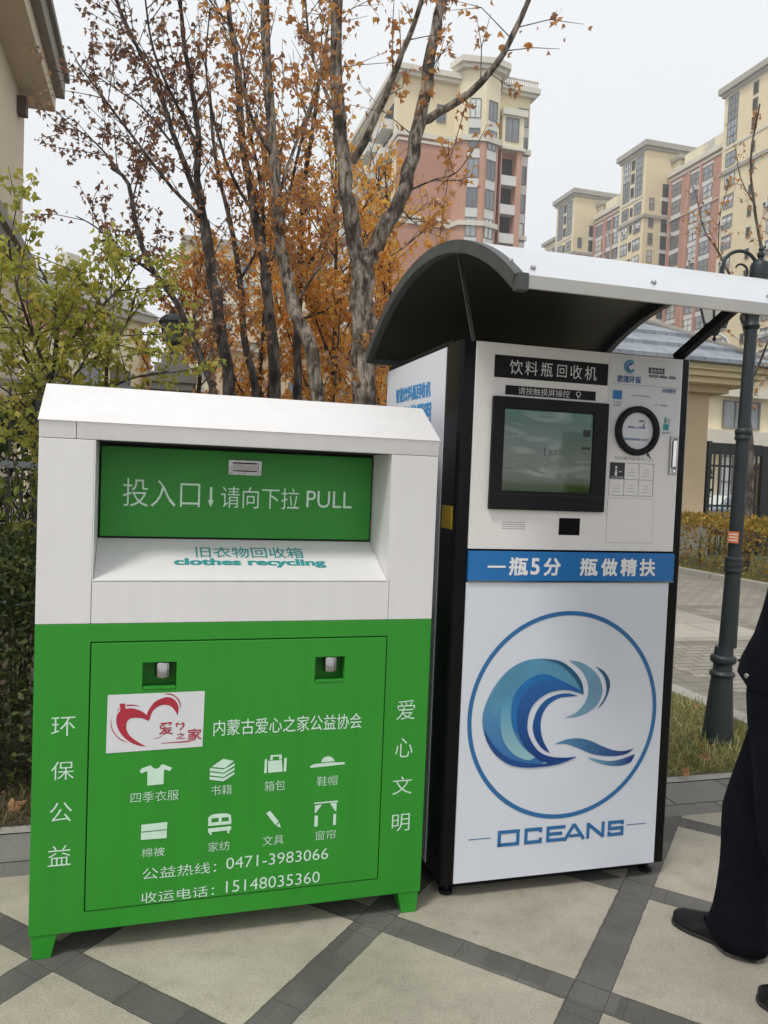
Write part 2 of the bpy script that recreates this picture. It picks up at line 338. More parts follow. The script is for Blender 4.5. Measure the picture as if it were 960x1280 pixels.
def sheet(name, corners, z, m, thick=0):
    b = MB()
    if thick: b.prism([U(*c)[:2] for c in corners], 2, z-thick, z)
    else: b.add([(*U(*c)[:2], z) for c in corners], [tuple(range(len(corners)))])
    o = b.build(name, m); tag(o, kind='structure'); return o

M['earth'] = mat('bare_earth', (.085,.066,.045), .95, .4, 3, .6, 40)
M['soil'] = mat('bed_soil', (.070,.052,.034), .95, .5, 14, 1, 30)
M['lawn'] = mat('lawn_base', (.085,.085,.03), .95, .45, 16, .8, 80)
M['kerbm'] = paver_material('kerb_stone', (.36,.35,.31), (.45,.43,.38), (.25,.23,.19), .9, 4, yaw=-YAW, msize=.01)
M['strip'] = paver_material('strip_pavers', (.19,.185,.165), (.25,.24,.215), (.12,.115,.10), .42, .37, yaw=-YAW, msize=.006)
M['slab'] = paver_material('road_slabs', (.37,.345,.285), (.43,.40,.34), (.26,.24,.19), 1.2, .8, yaw=-YAW, msize=.006)
M['brickp'] = paver_material('road_brick_pavers', (.30,.275,.225), (.37,.34,.28), (.19,.17,.14), .24, .12, yaw=-YAW, msize=.008)
M['bandp'] = paver_material('road_band', (.22,.20,.165), (.27,.25,.20), (.15,.135,.11), .4, .25, yaw=-YAW, msize=.006)
sheet('ground', [(-130,-40),(170,-40),(170,230),(-130,230)], -0.012, M['earth'])
b = MB(); b.add([(*U(*c)[:2], 0) for c in [(-9,-9),(9,-9),(9,3.209),(-9,3.209)]], [(0,1,2,3)])
tag(b.build('plaza', plaza_material()), kind='structure')
sheet('paving_strip', [(-9,3.209),(9,3.209),(9,3.585),(-9,3.585)], .0, M['strip'])
sheet('kerb', [(-9,3.587),(3.83,3.587),(3.83,3.655),(-9,3.655)], .004, M['kerbm'])
sheet('planting_bed', [(-9,3.657),(1.25,3.657),(1.25,13),(-9,13)], .004, M['soil'])
sheet('lawn', [(1.252,3.657),(3.828,3.657),(3.828,13),(1.252,13)], .004, M['lawn'])
sheet('road_kerb', [(3.832,3.66),(3.99,3.66),(3.99,60),(3.832,60)], .02, M['kerbm'], .1)
sheet('road_gutter', [(3.992,-9),(4.42,-9),(4.42,60),(3.992,60)], -.004, M['bandp'])
for i, (v0, v1) in enumerate([(3.0,6.82),(9.22,13.2)]):
    sheet('road', [(4.422,v0),(9.5,v0),(9.5,v1),(4.422,v1)], -.004, M['brickp'])
sheet('road', [(4.422,7.05),(6.6,7.05),(6.6,9.0),(4.422,9.0)], -.004, M['slab'])
sheet('road', [(6.9,7.05),(9.5,7.05),(9.5,9.0),(6.9,9.0)], -.004, M['brickp'])
sheet('road_border', [(6.602,7.05),(6.898,7.05),(6.898,9.0),(6.602,9.0)], -.004, M['bandp'])
sheet('road_border', [(4.422,6.822),(9.5,6.822),(9.5,7.048),(4.422,7.048)], -.004, M['bandp'])
sheet('road_border', [(4.422,9.002),(9.5,9.002),(9.5,9.218),(4.422,9.218)], -.004, M['bandp'])
sheet('road', [(4.422,13.2),(9.5,13.2),(9.5,60),(4.422,60)], -.004, M['slab'])
sheet('far_kerb', [(9.502,2),(9.68,2),(9.68,60),(9.502,60)], .10, M['kerbm'], .2)
sheet('far_bed', [(9.682,2),(19,2),(19,60),(9.682,60)], .05, M['lawn'], .1)
# ------------------------------------------------------------------ lettering and flat print
def text_mesh(txt, bold=0.0):
    cu = bpy.data.curves.new('t', 'FONT'); cu.body = txt; cu.resolution_u = 3; cu.offset = bold
    o = bpy.data.objects.new('t', cu); COL.objects.link(o)
    dg = bpy.context.evaluated_depsgraph_get(); dg.update()
    me = bpy.data.meshes.new_from_object(o.evaluated_get(dg))
    V = [tuple(v.co) for v in me.vertices]; F = [tuple(p.vertices) for p in me.polygons]
    bpy.data.objects.remove(o); bpy.data.curves.remove(cu); bpy.data.meshes.remove(me)
    return V, F
def lettering(parent, items, m, fn=None, v=-.0015, name='lettering', bold=0.0, slant=0.0):
    """items: (text, u0, z0, u1, z1); fn maps (u, z, depth) to a 3-D point; bold words are thickened by close copies"""
    fn = fn or (lambda a, b_, d_: (a, v-d_, b_)); outp = None
    for it in items:
        b = MB(); V, F = text_mesh(it[0], min(bold, .006)); x = [p[0] for p in V]; y = [p[1] for p in V]
        x0, x1, y0, y1 = min(x), max(x), min(y), max(y); u0, z0, u1, z1 = it[1:5]
        dz = it[5] if len(it) > 5 else 0
        w_ = (z1-z0)*max(0, bold-.006)*1.6
        for k, (ox, oz) in enumerate([(0,0)] if w_ <= 0 else [(-1,-1),(1,-1),(1,1),(-1,1),(0,0)]):
            pts = []
            for p in V:
                s = (p[0]-x0)/(x1-x0); t = (p[1]-y0)/(y1-y0 or 1)
                pts.append(fn(u0+s*(u1-u0)+slant*t*(z1-z0)+ox*w_, z0+t*(z1-z0)+dz*s+oz*w_, k*.00012))
            b.add(pts, F)
        outp = b.build(name, m, parent, weld=False)
    return outp
def smooth_poly(P, k=5):
    n = len(P); P = [Vector(p) for p in P]; outp = []
    def sharp(i):
        a = (P[i]-P[i-1]); c = (P[(i+1) % n]-P[i]); return a.angle(c, 0) > R(62)
    sh = [sharp(i) for i in range(n)]
    for i in range(n):
        p0, p1, p2, p3 = P[i-1], P[i], P[(i+1) % n], P[(i+2) % n]
        m1 = (p2-p1) if sh[i] else (p2-p0)*.5
        m2 = (p2-p1) if sh[(i+1) % n] else (p3-p1)*.5
        for j in range(k):
            t = j/k; outp.append((2*t**3-3*t**2+1)*p1+(t**3-2*t**2+t)*m1+(-2*t**3+3*t**2)*p2+(t**3-t**2)*m2)
    return [tuple(p) for p in outp]
def printed(parent, name, polys, m, v=-.0015, smooth=False, fn=None):
    b = MB(); fn = fn or (lambda a, c: (a, v, c))
    for P in polys:
        if smooth: P = smooth_poly(P)
        b.add([fn(*p) for p in P], [tuple(range(len(P)))])
    return b.build(name, m, parent, weld=False)
def rect(u0, z0, u1, z1): return [(u0,z0),(u1,z0),(u1,z1),(u0,z1)]
def ringpoly(b, cu, cz, ro, ri, v, n=72, a0=0, a1=2*PI):
    vs = []
    for k in range(n+1):
        a = a0+(a1-a0)*k/n; vs += [(cu+ro*math.cos(a), v, cz+ro*math.sin(a)), (cu+ri*math.cos(a), v, cz+ri*math.sin(a))]
    b.add(vs, [(2*k, 2*k+2, 2*k+3, 2*k+1) for k in range(n)])

# ------------------------------------------------------------------ clothes recycling bin
WB, DB = 1.298, .80
bin_ = empty('clothes_recycling_bin', (-1.0577, 2.4395, 0), R(16.99),
    'white and green steel clothes recycling bin on short green feet, beside the black vending machine', 'recycling bin')
H0, H1, H2, H3 = .0766, 1.0605, 1.688, 1.816
b = MB()
b.plate(0, WB, H0, H1, [(.162,1.137,.1385,1.0035)], 0, .012)
DH = [(.321,.426,.847,.934), (.883,.986,.849,.936)]
b.plate(0, WB, H0+.002, H1-.001, DH, .0125, .062)
b.box(0, WB, .0622, DB, H0+.002, H1-.001)
o = b.build('lower_body', M['green'], bin_, .0025)
b = MB(); b.plate(.1655, 1.1335, .142, 1.0, DH, -.003, .010)
door = b.build('access_door', M['green'], bin_, .002)
b = MB(); b.plate(.1625, 1.1365, .139, 1.003, [(.1665,1.1325,.143,.999)], .009, .0115)
b.build('door_gap_shade', M['dark'], bin_)  # dark ring painting the shade in the gap around the door
for i, (u0, u1, z0, z1) in enumerate(DH):
    c = (.384, .909) if i == 0 else (.939, .911)
    b = MB(); b.lathe([(.005,-.0265),(.023,-.0265),(.0255,-.023),(.0255,.020),(.023,.024),(.005,.024)], (c[0], .016, c[1]), 28)
    b.box(c[0]-.010, c[0]+.010, .03, .061, c[1]-.012, c[1]+.012, 1)
    b.build('lock', [M['steel'], M['dark']], door, .001)
    b = MB(); b.box(u0+.002, u1-.002, -.006, .008, z0+.001, z0+.010)
    b.build('lock_ledge', M['green'], door, .001)
# upper white shell, made of separate sheets with fine seams
b = MB(); b.box(0, .1605, 0, .03, H1+.001, 1.6355); b.build('side_panel', M['white'], bin_, .002)
b = MB(); b.box(1.1365, WB, 0, .03, H1+.001, 1.6355); b.build('side_panel', M['white'], bin_, .002)
b = MB(); b.box(.162, 1.135, 0, .03, H1+.001, 1.199); b.build('sill_panel', M['white'], bin_, .002)
b = MB(); b.prism([(0,1.637),(.03,1.637),(.03,1.69),(-.010,1.69)], 0, .108, WB); 
b.build('fascia', M['white'], bin_, .0015)
b = MB(); b.prism([(0,1.637),(.03,1.637),(.03,1.69),(-.008,1.69)], 0, 0, .106); b.build('fascia', M['white'], bin_, .0015)
b = MB(); b.prism([(-.013,1.6905),(.20,1.819),(DB,1.819),(DB,1.812),(.20,1.812),(-.008,1.6865)], 0, -.003, WB+.003)
b.build('roof', M['white'], bin_, .0015)
b = MB()   # carcass behind the sheets: sides, back, gables, recess walls
b.prism([(.0305,H1+.002),(DB,H1+.002),(DB,1.8115),(.2005,1.8115),(.0305,1.708)], 0, .001, .004)
b.prism([(.0305,H1+.002),(DB,H1+.002),(DB,1.8115),(.2005,1.8115),(.0305,1.708)], 0, WB-.004, WB-.001)
b.box(.004, WB-.004, DB-.004, DB, H1+.002, 1.811)
b.box(.1607, .164, .001, .26, 1.1995, 1.6365); b.box(1.127, 1.1362, .001, .26, 1.1995, 1.6365)
b.build('shell', M['white'], bin_)
b = MB(); b.prism([(.0,1.199),(.235,1.313),(.235,1.308),(.0,1.192)], 0, .165, 1.126)
shelf = b.build('shelf', M['white'], bin_, .001)
b = MB(); b.box(.171, 1.120, .2205, .235, 1.320, 1.626); drop = b.build('drop_door', M['green_in'], bin_, .002)
b = MB(); b.box(.165, 1.126, .236, .240, 1.309, 1.640); b.box(.165,1.126,.04,.236,1.637,1.641); b.build('recess_shade', M['dark'], bin_)  # dark sheets standing in for shade around and above the drop door
b = MB(); b.plate(.594, .710, 1.544, 1.596, [(.604,.700,1.550,1.588)], .214, .2205); b.box(.604,.700,.2195,.2203,1.55,1.588)
b.prism([(.2195,1.556),(.212,1.560),(.211,1.584),(.2195,1.588)], 0, .610, .694)
b.build('door_handle', M['steel'], drop, .001)
vd = .2185
lettering(drop, [('投入口',.243,1.423,.499,1.519),('请向下拉',.572,1.427,.85,1.503)], M['mint'], v=vd, bold=-.004)
lettering(drop, [('PULL',.877,1.436,1.047,1.497)], M['mint'], v=vd)
printed(drop, 'arrow_mark', [[(.5325,1.498),(.5405,1.498),(.5405,1.452),(.547,1.452),(.5365,1.428),(.526,1.452),(.5325,1.452)]], M['mint'], vd)
sl = lambda u, t, d_: (u, .235*t-.0005-d_*.4, 1.199+.114*t+.0012+d_)
lettering(shelf, [('旧衣物回收箱',.486,.53,.858,.80)], M['teal'], fn=sl, bold=.004)
lettering(shelf, [('clothes recycling',.415,.30,.925,.50)], M['teal'], fn=sl, bold=.015)
for su in (0, 1):
    for sv in (0, 1):
        u = .006 if su == 0 else WB-.006; d = 1 if su == 0 else -1; vv = .004 if sv == 0 else DB-.004; dv = 1 if sv == 0 else -1
        b = MB()
        b.add([(u,vv,H0+.001),(u+d*.078,vv,H0+.001),(u+d*.060,vv,0),(u+d*.006,vv,0),
               (u,vv+dv*.078,H0+.001),(u+d*.078,vv+dv*.078,H0+.001),(u+d*.060,vv+dv*.06,0),(u+d*.006,vv+dv*.06,0)],
              [(0,1,2,3),(7,6,5,4),(0,4,5,1),(3,2,6,7),(0,3,7,4),(1,5,6,2)])
        b.build('leg', M['green'], bin_, .0015)
vf, vdoor = -.0012, -.0045
lettering(bin_, [('环',.054,.71,.123,.77),('保',.056,.571,.123,.63),('公',.055,.437,.12,.499),('益',.052,.297,.119,.362)], M['mint'], v=vf, bold=-.005)
lettering(bin_, [('爱',1.181,.705,1.249,.774),('心',1.182,.57,1.246,.639),('文',1.177,.437,1.249,.501),('明',1.18,.304,1.246,.366)], M['mint'], v=vf, bold=-.005)
lettering(door, [('内蒙古爱心之家公益协会',.549,.684,1.055,.738)], M['mint'], v=vdoor, bold=.004)
for tx, *bx in [('四季衣服',.295,.481,.444,.515),('书籍',.547,.486,.615,.519),('箱包',.724,.486,.793,.521),('鞋帽',.903,.490,.975,.524),
                ('棉被',.333,.299,.405,.329),('家纺',.544,.297,.614,.329),('文具',.723,.300,.795,.333),('窗帘',.904,.301,.976,.334)]:
    lettering(door, [(tx, *bx)], M['mint'], v=vdoor, bold=-.008)
lettering(door, [('公益热线：',.337,.225,.572,.263),('0471-3983066',.604,.232,.952,.271)], M['mint'], v=vdoor, bold=-.003)
lettering(door, [('收运电话：',.336,.147,.567,.183),('15148035360',.606,.152,.925,.192)], M['mint'], v=vdoor, bold=-.003)
ic = lambda nm, P, s=False: printed(door, nm, P, M['mint'], vdoor, s)
ic('shirt_icon', [[(.32,.583),(.327,.593),(.354,.601),(.36,.593),(.37,.588),(.379,.59),(.387,.601),(.393,.601),(.421,.588),(.415,.578),(.396,.584),(.395,.536),(.345,.535),(.344,.583),(.326,.576)]])
def bookpoly():
    L_ = [[(.546,.582),(.584,.607),(.619,.597),(.589,.575)]]
    for k in range(3):
        z = .569-k*.0145
        L_.append([(.5415,z+.010),(.586,z+.002),(.6215,z+.020),(.6215,z+.012),(.586,z-.009),(.5415,z+.0)])
    return L_
ic('books_icon', bookpoly())
ic('bag_icon', [[(.732,.590),(.734,.549),(.783,.550),(.779,.590)], [(.739,.592),(.740,.609),(.778,.609),(.779,.592),(.770,.592),(.769,.603),(.748,.603),(.748,.592)], [(.722,.596),(.729,.596),(.729,.549),(.72,.549)], [(.787,.596),(.796,.596),(.795,.55),(.786,.55)]])
ic('hat_icon', [[(.876,.561),(.888,.568),(.94,.5705),(.998,.568),(1.0,.561),(.941,.558),(.879,.556)], [(.915,.5725),(.918,.582),(.926,.59),(.939,.593),(.953,.588),(.962,.577),(.963,.5735)]])
ic('quilt_icon', [[(.33,.408),(.411,.41),(.41,.386),(.33,.385)], [(.329,.382),(.41,.383),(.41,.357),(.33,.358)]])
ic('bed_icon', [[(.541,.396),(.541,.413),(.553,.422),(.577,.4235),(.602,.422),(.614,.416),(.617,.396),(.608,.396),(.607,.409),(.585,.409),(.585,.396),(.575,.396),(.575,.409),(.552,.409),(.552,.396)], rect(.541,.3845,.617,.3955),
   [(.541,.376),(.616,.378),(.617,.365),(.612,.365),(.611,.354),(.605,.354),(.604,.364),(.553,.363),(.553,.354),(.547,.354),(.546,.362),(.542,.362)]])
ic('pencil_icon', [[(.732,.411),(.745,.419),(.776,.379),(.764,.368)], [(.767,.366),(.777,.375),(.784,.356)]])
ic('curtain_icon', [[(.896,.434),(.979,.435),(.98,.429),(.896,.429)], [(.899,.424),(.924,.425),(.903,.398),(.899,.397)], [(.952,.427),(.975,.427),(.975,.396),(.969,.401)], [(.899,.389),(.911,.388),(.911,.35),(.899,.35)], [(.965,.388),(.975,.388),(.975,.35),(.965,.349)]])
b = MB(); b.add([(x, vdoor, z) for x, z in [(.2175,.835),(.5175,.836),(.515,.652),(.2165,.648)]], [(3,2,1,0)])
stk = b.build('sticker', M['paper'], door)
HEART = [[(.253,.806),(.27,.806),(.272,.789),(.294,.789),(.32,.779),(.338,.764),(.345,.749),(.341,.747),(.325,.755),(.303,.758),(.286,.756),(.277,.744),(.276,.725),(.285,.704),(.305,.685),(.332,.667),(.339,.663),(.314,.668),(.288,.681),(.266,.701),(.251,.725),(.245,.75),(.247,.77),(.256,.786)],
 [(.338,.764),(.343,.782),(.355,.8),(.367,.811),(.385,.818),(.398,.821),(.416,.816),(.43,.801),(.436,.782),(.433,.759),(.426,.773),(.414,.788),(.399,.795),(.381,.795),(.364,.786),(.353,.772),(.346,.749)],
 [(.385,.83),(.402,.833),(.42,.827),(.436,.811),(.443,.793),(.442,.779),(.439,.796),(.429,.814),(.416,.825),(.398,.83)],
 [(.274,.801),(.294,.801),(.319,.794),(.294,.797),(.274,.797)], [(.231,.76),(.23,.742),(.238,.718),(.256,.695),(.284,.678),(.258,.69),(.236,.716),(.228,.742)], [(.245,.777),(.251,.793),(.254,.791),(.248,.782)],
 [(.351,.689),(.375,.69),(.397,.703),(.375,.688)], [(.384,.672),(.464,.674),(.487,.677),(.465,.67),(.384,.67)]]
printed(stk, 'heart_emblem', HEART, M['red'], vdoor-.0008, smooth=True)
b = MB(); cu, cz = .441, .721
hp = [(.441,.708),(.430,.722),(.427,.730),(.432,.736),(.438,.735),(.442,.729),(.448,.735),(.454,.735),(.457,.728),(.453,.720)]
hi = [(.441+(x-.441)*.6, .723+(z-.723)*.6) for x, z in hp]
vs = [(x, vdoor-.0008, z) for x, z in hp+hi]; b.add(vs, [(i, (i+1) % 10, 10+(i+1) % 10, 10+i) for i in range(10) if i != 0])
b.build('heart_outline', M['red'], stk, weld=False)
lettering(stk, [('爱',.377,.699,.42,.739),('之',.431,.682,.459,.702),('家',.467,.675,.511,.713)], M['red'], v=vdoor-.0008, bold=.012)
# ------------------------------------------------------------------ bottle recycling machine
mc = empty('bottle_recycling_machine', (.30975, 2.9097, 0), R(16.0),
    'tall black and white bottle recycling machine with touchscreen, blue wave emblem and arched metal canopy', 'vending machine')
b = MB()
b.prism([(-.055,.016),(-.043,.004),(.899,.004),(.911,.016),(.911,.945),(-.055,.945)], 2, .056, 2.063)
b.build('cabinet', M['black'], mc, .003)
for u in (-.005, .86):
    for v in (.06, .88):
        b = MB(); b.lathe([(.026,0),(.026,.014),(.012,.018),(.012,.058)], (u, v, 0), 16); b.build('foot', M['blackm'], mc)
b = MB(); b.box(-.02,.876,.07,.92,.010,.0555); b.build('plinth', M['blackm'], mc)  # dark skirt added to deepen the shade under the cabinet
b = MB(); b.box(0, .864, -.006, .0035, 1.309, 2.060); upp = b.build('upper_panel', M['upanel'], mc, .0015)
b = MB(); b.box(0, .854, -.005, .0035, .062, 1.186); low = b.build('lower_panel', M['lpanel'], mc, .0015)
b = MB(); b.box(.002, .868, -.013, .0035, 1.192, 1.3015); band = b.build('price_banner', M['band'], mc, .001)
b = MB(); b.box(.001, .869, -.0135, -.0005, 1.1885, 1.1915); b.build('banner_trim', M['steel'], band)
b = MB(); b.box(-.0595, -.0555, .150, .943, .075, 2.055); sidep = b.build('side_panel', M['spanel'], mc, .001)
b = MB(); b.box(.9115, .9155, .150, .943, .075, 2.055); b.build('side_panel', M['spanel'], mc, .001)
b = MB(); b.box(-.0565, -.0555, .022, .135, 1.376, 1.461); b.build('warning_sticker', M['yellow'], mc)
# banner lettering
lettering(band, [('一',.076,1.241,.147,1.2485),('瓶',.163,1.214,.236,1.279),('5',.250,1.217,.284,1.277),('分',.303,1.214,.371,1.278),('瓶',.455,1.214,.527,1.279),('做',.545,1.214,.613,1.279),('精',.629,1.214,.698,1.279),('扶',.714,1.214,.781,1.279)], M['bandtxt'], v=-.0148, bold=.022)
# black title labels
v0 = -.0075
b = MB(); b.box(.071, .536, v0, -.0055, 1.936, 2.017); t1 = b.build('title_label', M['blackm'], upp)
lettering(t1, [('饮',.130,1.951,.183,2.003),('料',.192,1.951,.243,2.003),('瓶',.256,1.951,.304,2.003),('回',.322,1.953,.362,1.999),('收',.376,1.951,.425,2.003),('机',.437,1.951,.487,2.003)], M['label_txt'], v=v0-.001, bold=.002)
b = MB(); b.box(.118, .488, v0, -.0055, 1.876, 1.910); t2 = b.build('title_label', M['blackm'], upp)
lettering(t2, [('请按触摸屏操控',.169,1.880,.379,1.906)], M['label_txt'], v=v0-.001, bold=.0)
b = MB(); ringpoly(b, .415, 1.896, .010, .007, v0-.001, 20); ringpoly(b, .415, 1.884, .004, .001, v0-.001, 12); b.build('finger_icon', M['label_txt'], t2, weld=False)
# touchscreen
b = MB(); b.plate(.067, .539, 1.456, 1.867, [(.114,.479,1.526,1.823)], -.026, -.006)
scr = b.build('screen_bezel', M['blackm'], upp, .004)
def screen_material():
    m = bpy.data.materials.new('screen_picture'); m.use_nodes = True; n = m.node_tree; L = n.links
    bs = n.nodes['Principled BSDF']; bs.inputs['Roughness'].default_value = .07; bs.inputs['Specular IOR Level'].default_value = .5
    t = node_new(n, 'ShaderNodeTexCoord'); sp = node_new(n, 'ShaderNodeSeparateXYZ'); L.new(t.outputs['Object'], sp.inputs[0])
    h = node_new(n, 'ShaderNodeMapRange'); h.inputs[1].default_value = 1.526; h.inputs[2].default_value = 1.823; L.new(sp.outputs[2], h.inputs[0])
    nz = node_new(n, 'ShaderNodeTexNoise'); nz.inputs['Scale'].default_value = 6; nz.inputs['Detail'].default_value = 3; nz.inputs['Distortion'].default_value = 1.4
    mp = node_new(n, 'ShaderNodeMapping'); mp.inputs['Rotation'].default_value = (0, R(-28), 0); mp.inputs['Scale'].default_value = (.7, 1, 2.0)
    L.new(t.outputs['Object'], mp.inputs['Vector']); L.new(mp.outputs[0], nz.inputs['Vector'])
    hh = math_node(n, 'ADD', h.outputs[0], math_node(n, 'MULTIPLY', math_node(n, 'SUBTRACT', nz.outputs['Fac'], .5), .10))
    r = node_new(n, 'ShaderNodeValToRGB'); e = r.color_ramp.elements
    e[0].position = 0; e[0].color = (.012,.03,.008,1); e[1].position = 1; e[1].color = (.03,.085,.07,1)
    for p, c in [(.07,(.03,.05,.012)), (.14,(.08,.095,.075)), (.45,(.095,.11,.095)), (.72,(.065,.10,.083)), (.85,(.04,.08,.068))]:
        q = e.new(p); q.color = (*c, 1)
    L.new(hh, r.inputs[0])
    cl = node_new(n, 'ShaderNodeValToRGB'); cl.color_ramp.elements[0].position = .48; cl.color_ramp.elements[0].color = (0,0,0,1); cl.color_ramp.elements[1].position = .72; cl.color_ramp.elements[1].color = (.55,.55,.55,1)
    L.new(nz.outputs['Fac'], cl.inputs[0])
    gate = math_node(n, 'MULTIPLY', cl.outputs[0], math_node(n, 'GREATER_THAN', hh, .18))
    mm = node_new(n, 'ShaderNodeMix', data_type='RGBA'); L.new(gate, mm.inputs[0]); L.new(r.outputs[0], mm.inputs[6]); mm.inputs[7].default_value = (.27,.29,.26,1)
    bs.inputs['Base Color'].default_value = (.004,.005,.005,1)
    L.new(mm.outputs[2], bs.inputs['Emission Color']); bs.inputs['Emission Strength'].default_value = .66
    return m
b = MB(); b.box(.113, .480, -.0125, -.0065, 1.525, 1.824); sc = b.build('screen', screen_material(), scr)
lettering(sc, [('|',.283,1.66,.286,1.69),('点击',.300,1.663,.335,1.684),('…',.345,1.670,.360,1.674)], M['ink'], v=-.0132)
b = MB(); b.add([(u, -.0132, z) for u, z in rect(.440,1.738,.470,1.764)], [(0,1,2,3)])
b.add([(u, -.0132, z) for u, z in rect(.436,1.690,.471,1.699)], [(0,1,2,3)]); b.build('screen_buttons', M['ink'], sc, weld=False)
b = MB(); b.box(.09, .52, -.0275, -.0258, 1.5115, 1.5135); b.build('bezel_groove', M['lamp'], scr)
# bottle port
cu, cz = .671, 1.772
b = MB()
prof = [(.0705,.0),(.0705,-.016),(.076,-.022),(.089,-.022),(.0945,-.016),(.0945,.0)]
vs = []; N = 64
for r, d in prof:
    for k in range(N):
        a = 2*PI*k/N; vs.append((cu+r*math.cos(a), -.006+d, cz+r*math.sin(a)))
b.add(vs, [(i*N+k, (i+1)*N+k, (i+1)*N+(k+1) % N, i*N+(k+1) % N) for i in range(len(prof)-1) for k in range(N)], 0, True)
port = b.build('bottle_port', M['blackm'], upp)
b = MB(); b.lathe([(.0708,0),(.0708,.004)], (cu, -.0115, cz), 64, axis=1, smooth=False); flap = b.build('port_flap', M['paper'], port)
lettering(flap, [('投瓶口',.676,1.806,.705,1.815),('请投入空瓶',.630,1.781,.705,1.790),('请将饮料瓶放入投口',.616,1.735,.722,1.744)], M['inkblue'], v=-.0125, bold=.01)
printed(flap, 'arrow_mark', [[(.697,1.802),(.701,1.802),(.701,1.795),(.704,1.795),(.699,1.789),(.694,1.795),(.697,1.795)]], M['ink'], -.0125)
# notice poster
b = MB(); b.box(.541, .858, -.0072, -.0062, 1.757, 2.053); pos = b.build('notice_poster', M['paper'], upp)
vp = -.0081
b = MB(); ringpoly(b, .628, 2.015, .026, .013, vp, 40, R(40), R(330)); b.build('wave_emblem', M['w_light'], pos, weld=False)
b = MB(); ringpoly(b, .632, 2.012, .016, .009, vp-.0006, 30, R(60), R(250)); b.build('wave_emblem', M['w_dark'], pos, weld=False)
lettering(pos, [('欧境环保',.578,1.953,.679,1.980)], M['inkblue'], v=vp, bold=.02)
lettering(pos, [('OCEANS',.606,1.984,.650,1.988),('请阅读使用说明',.640,1.903,.722,1.910)], M['inkgrey'], v=vp)
b = MB(); b.add([(u, vp, z) for u, z in rect(.711,1.996,.781,2.018)], [(0,1,2,3)]); pill = b.build('hotline_tab', M['ink'], pos, weld=False)
lettering(pill, [('服务热线',.717,1.999,.775,2.014)], M['paper'], v=vp-.0006)
lettering(pos, [('4000-886-286',.712,1.980,.833,1.992)], M['ink'], v=vp, bold=.01)
printed(pos, 'rule_line', [rect(.560,1.9455,.850,1.9470)], M['inkgrey'], vp)
printed(pos, 'picture_mark', [rect(.560,1.888,.600,1.922)], M['band'], vp)
lettering(pos, [('手机注册',.565,1.873,.600,1.880),('扫码登录',.563,1.862,.598,1.869),('扫一扫投瓶',.745,1.873,.800,1.881)], M['ink'], v=vp)
lettering(pos, [('自助服务',.777,1.926,.838,1.943)], M['inkblue'], v=vp, bold=.01)
printed(pos, 'bottle_mark', [rect(.789,1.782,.814,1.806), rect(.793,1.808,.800,1.832)], M['teal'], vp)
lettering(pos, [('5分',.802,1.808,.820,1.830),('微信支付',.786,1.768,.824,1.776)], M['ink'], v=vp)
lettering(upp, [('饮料瓶由此处投入口',.582,1.659,.752,1.672)], M['inkgrey'], v=-.0072)
printed(upp, 'arrow_mark', [[(.722,1.689),(.737,1.687),(.733,1.683),(.742,1.672),(.737,1.668),(.728,1.679),(.723,1.675)]], M['ink'], -.0072)
# instruction grid
b = MB(); g0, g1, h0, h1 = .565, .757, 1.523, 1.648
for k in range(4): x = g0+(g1-g0)*k/3; b.add([(u, -.0072, z) for u, z in rect(x-.001,h0,x+.001,h1)], [(0,1,2,3)])
for k in range(3): z_ = h0+(h1-h0)*k/2; b.add([(u, -.0076, z) for u, z in rect(g0,z_-.001,g1,z_+.001)], [(0,1,2,3)])
grid = b.build('instruction_grid', M['inkgrey'], upp, weld=False)
printed(grid, 'black_tile', [rect(g0,1.587,g0+.063,1.647)], M['ink'], -.0078)
printed(grid, 'bottle_icon', [rect(.586,1.598,.596,1.614), rect(.588,1.615,.594,1.624), rect(.587,1.626,.595,1.634), rect(.604,1.612,.616,1.615)], M['paper'], -.0084)
lettering(grid, [('饮料瓶',.570,1.589,.624,1.596)], M['paper'], v=-.0084)
for i in range(3):
    for j in range(2):
        if (i, j) == (0, 1): continue
        x, z_ = g0+.064*i+.012, h0+.0625*j+.014
        b = MB(); 
        for q in range(3): b.add([(u, -.0076, z) for u, z in rect(x+.004*q, z_+.012*q, x+.036-.003*q, z_+.0015+.012*q)], [(0,1,2,3)])
        b.build('tile_print', M['inkgrey'], grid, weld=False)
b = MB(); b.box(.563, .765, -.0070, -.0062, 1.341, 1.511); sh2 = b.build('notice_sheet', M['upanel'], upp)
b = MB(); b.plate(.562,.766,1.340,1.512,[(.5632,.7648,1.3412,1.5108)],-.0069,-.0063); b.build('sheet_edge', M['inkgrey'], sh2)
b = MB(); b.box(.361, .448, -.0085, -.0055, 1.366, 1.430); b.build('sensor_window', M['black'], upp, .001)
b = MB()
for i in range(9):
    for j in range(4): b.box(.130+.0105*i, .138+.0105*i, -.0066, -.0058, 1.384+.008*j, 1.387+.008*j)
b.build('speaker_grille', M['inkgrey'], upp)
b = MB(); b.plate(.823, .858, 1.612, 1.760, [(.830,.851,1.632,1.752)], -.014, -.006); b.box(.830,.851,-.0075,-.006,1.632,1.752)
hd = b.build('latch_handle', M['steel'], upp, .002)
b = MB(); b.box(.8325, .8485, -.018, -.0085, 1.640, 1.744); b.lathe([(.006,0),(.006,.004)], (.8405,-.018,1.624), 16, axis=1); b.build('latch_lever', M['chrome'], hd, .003)
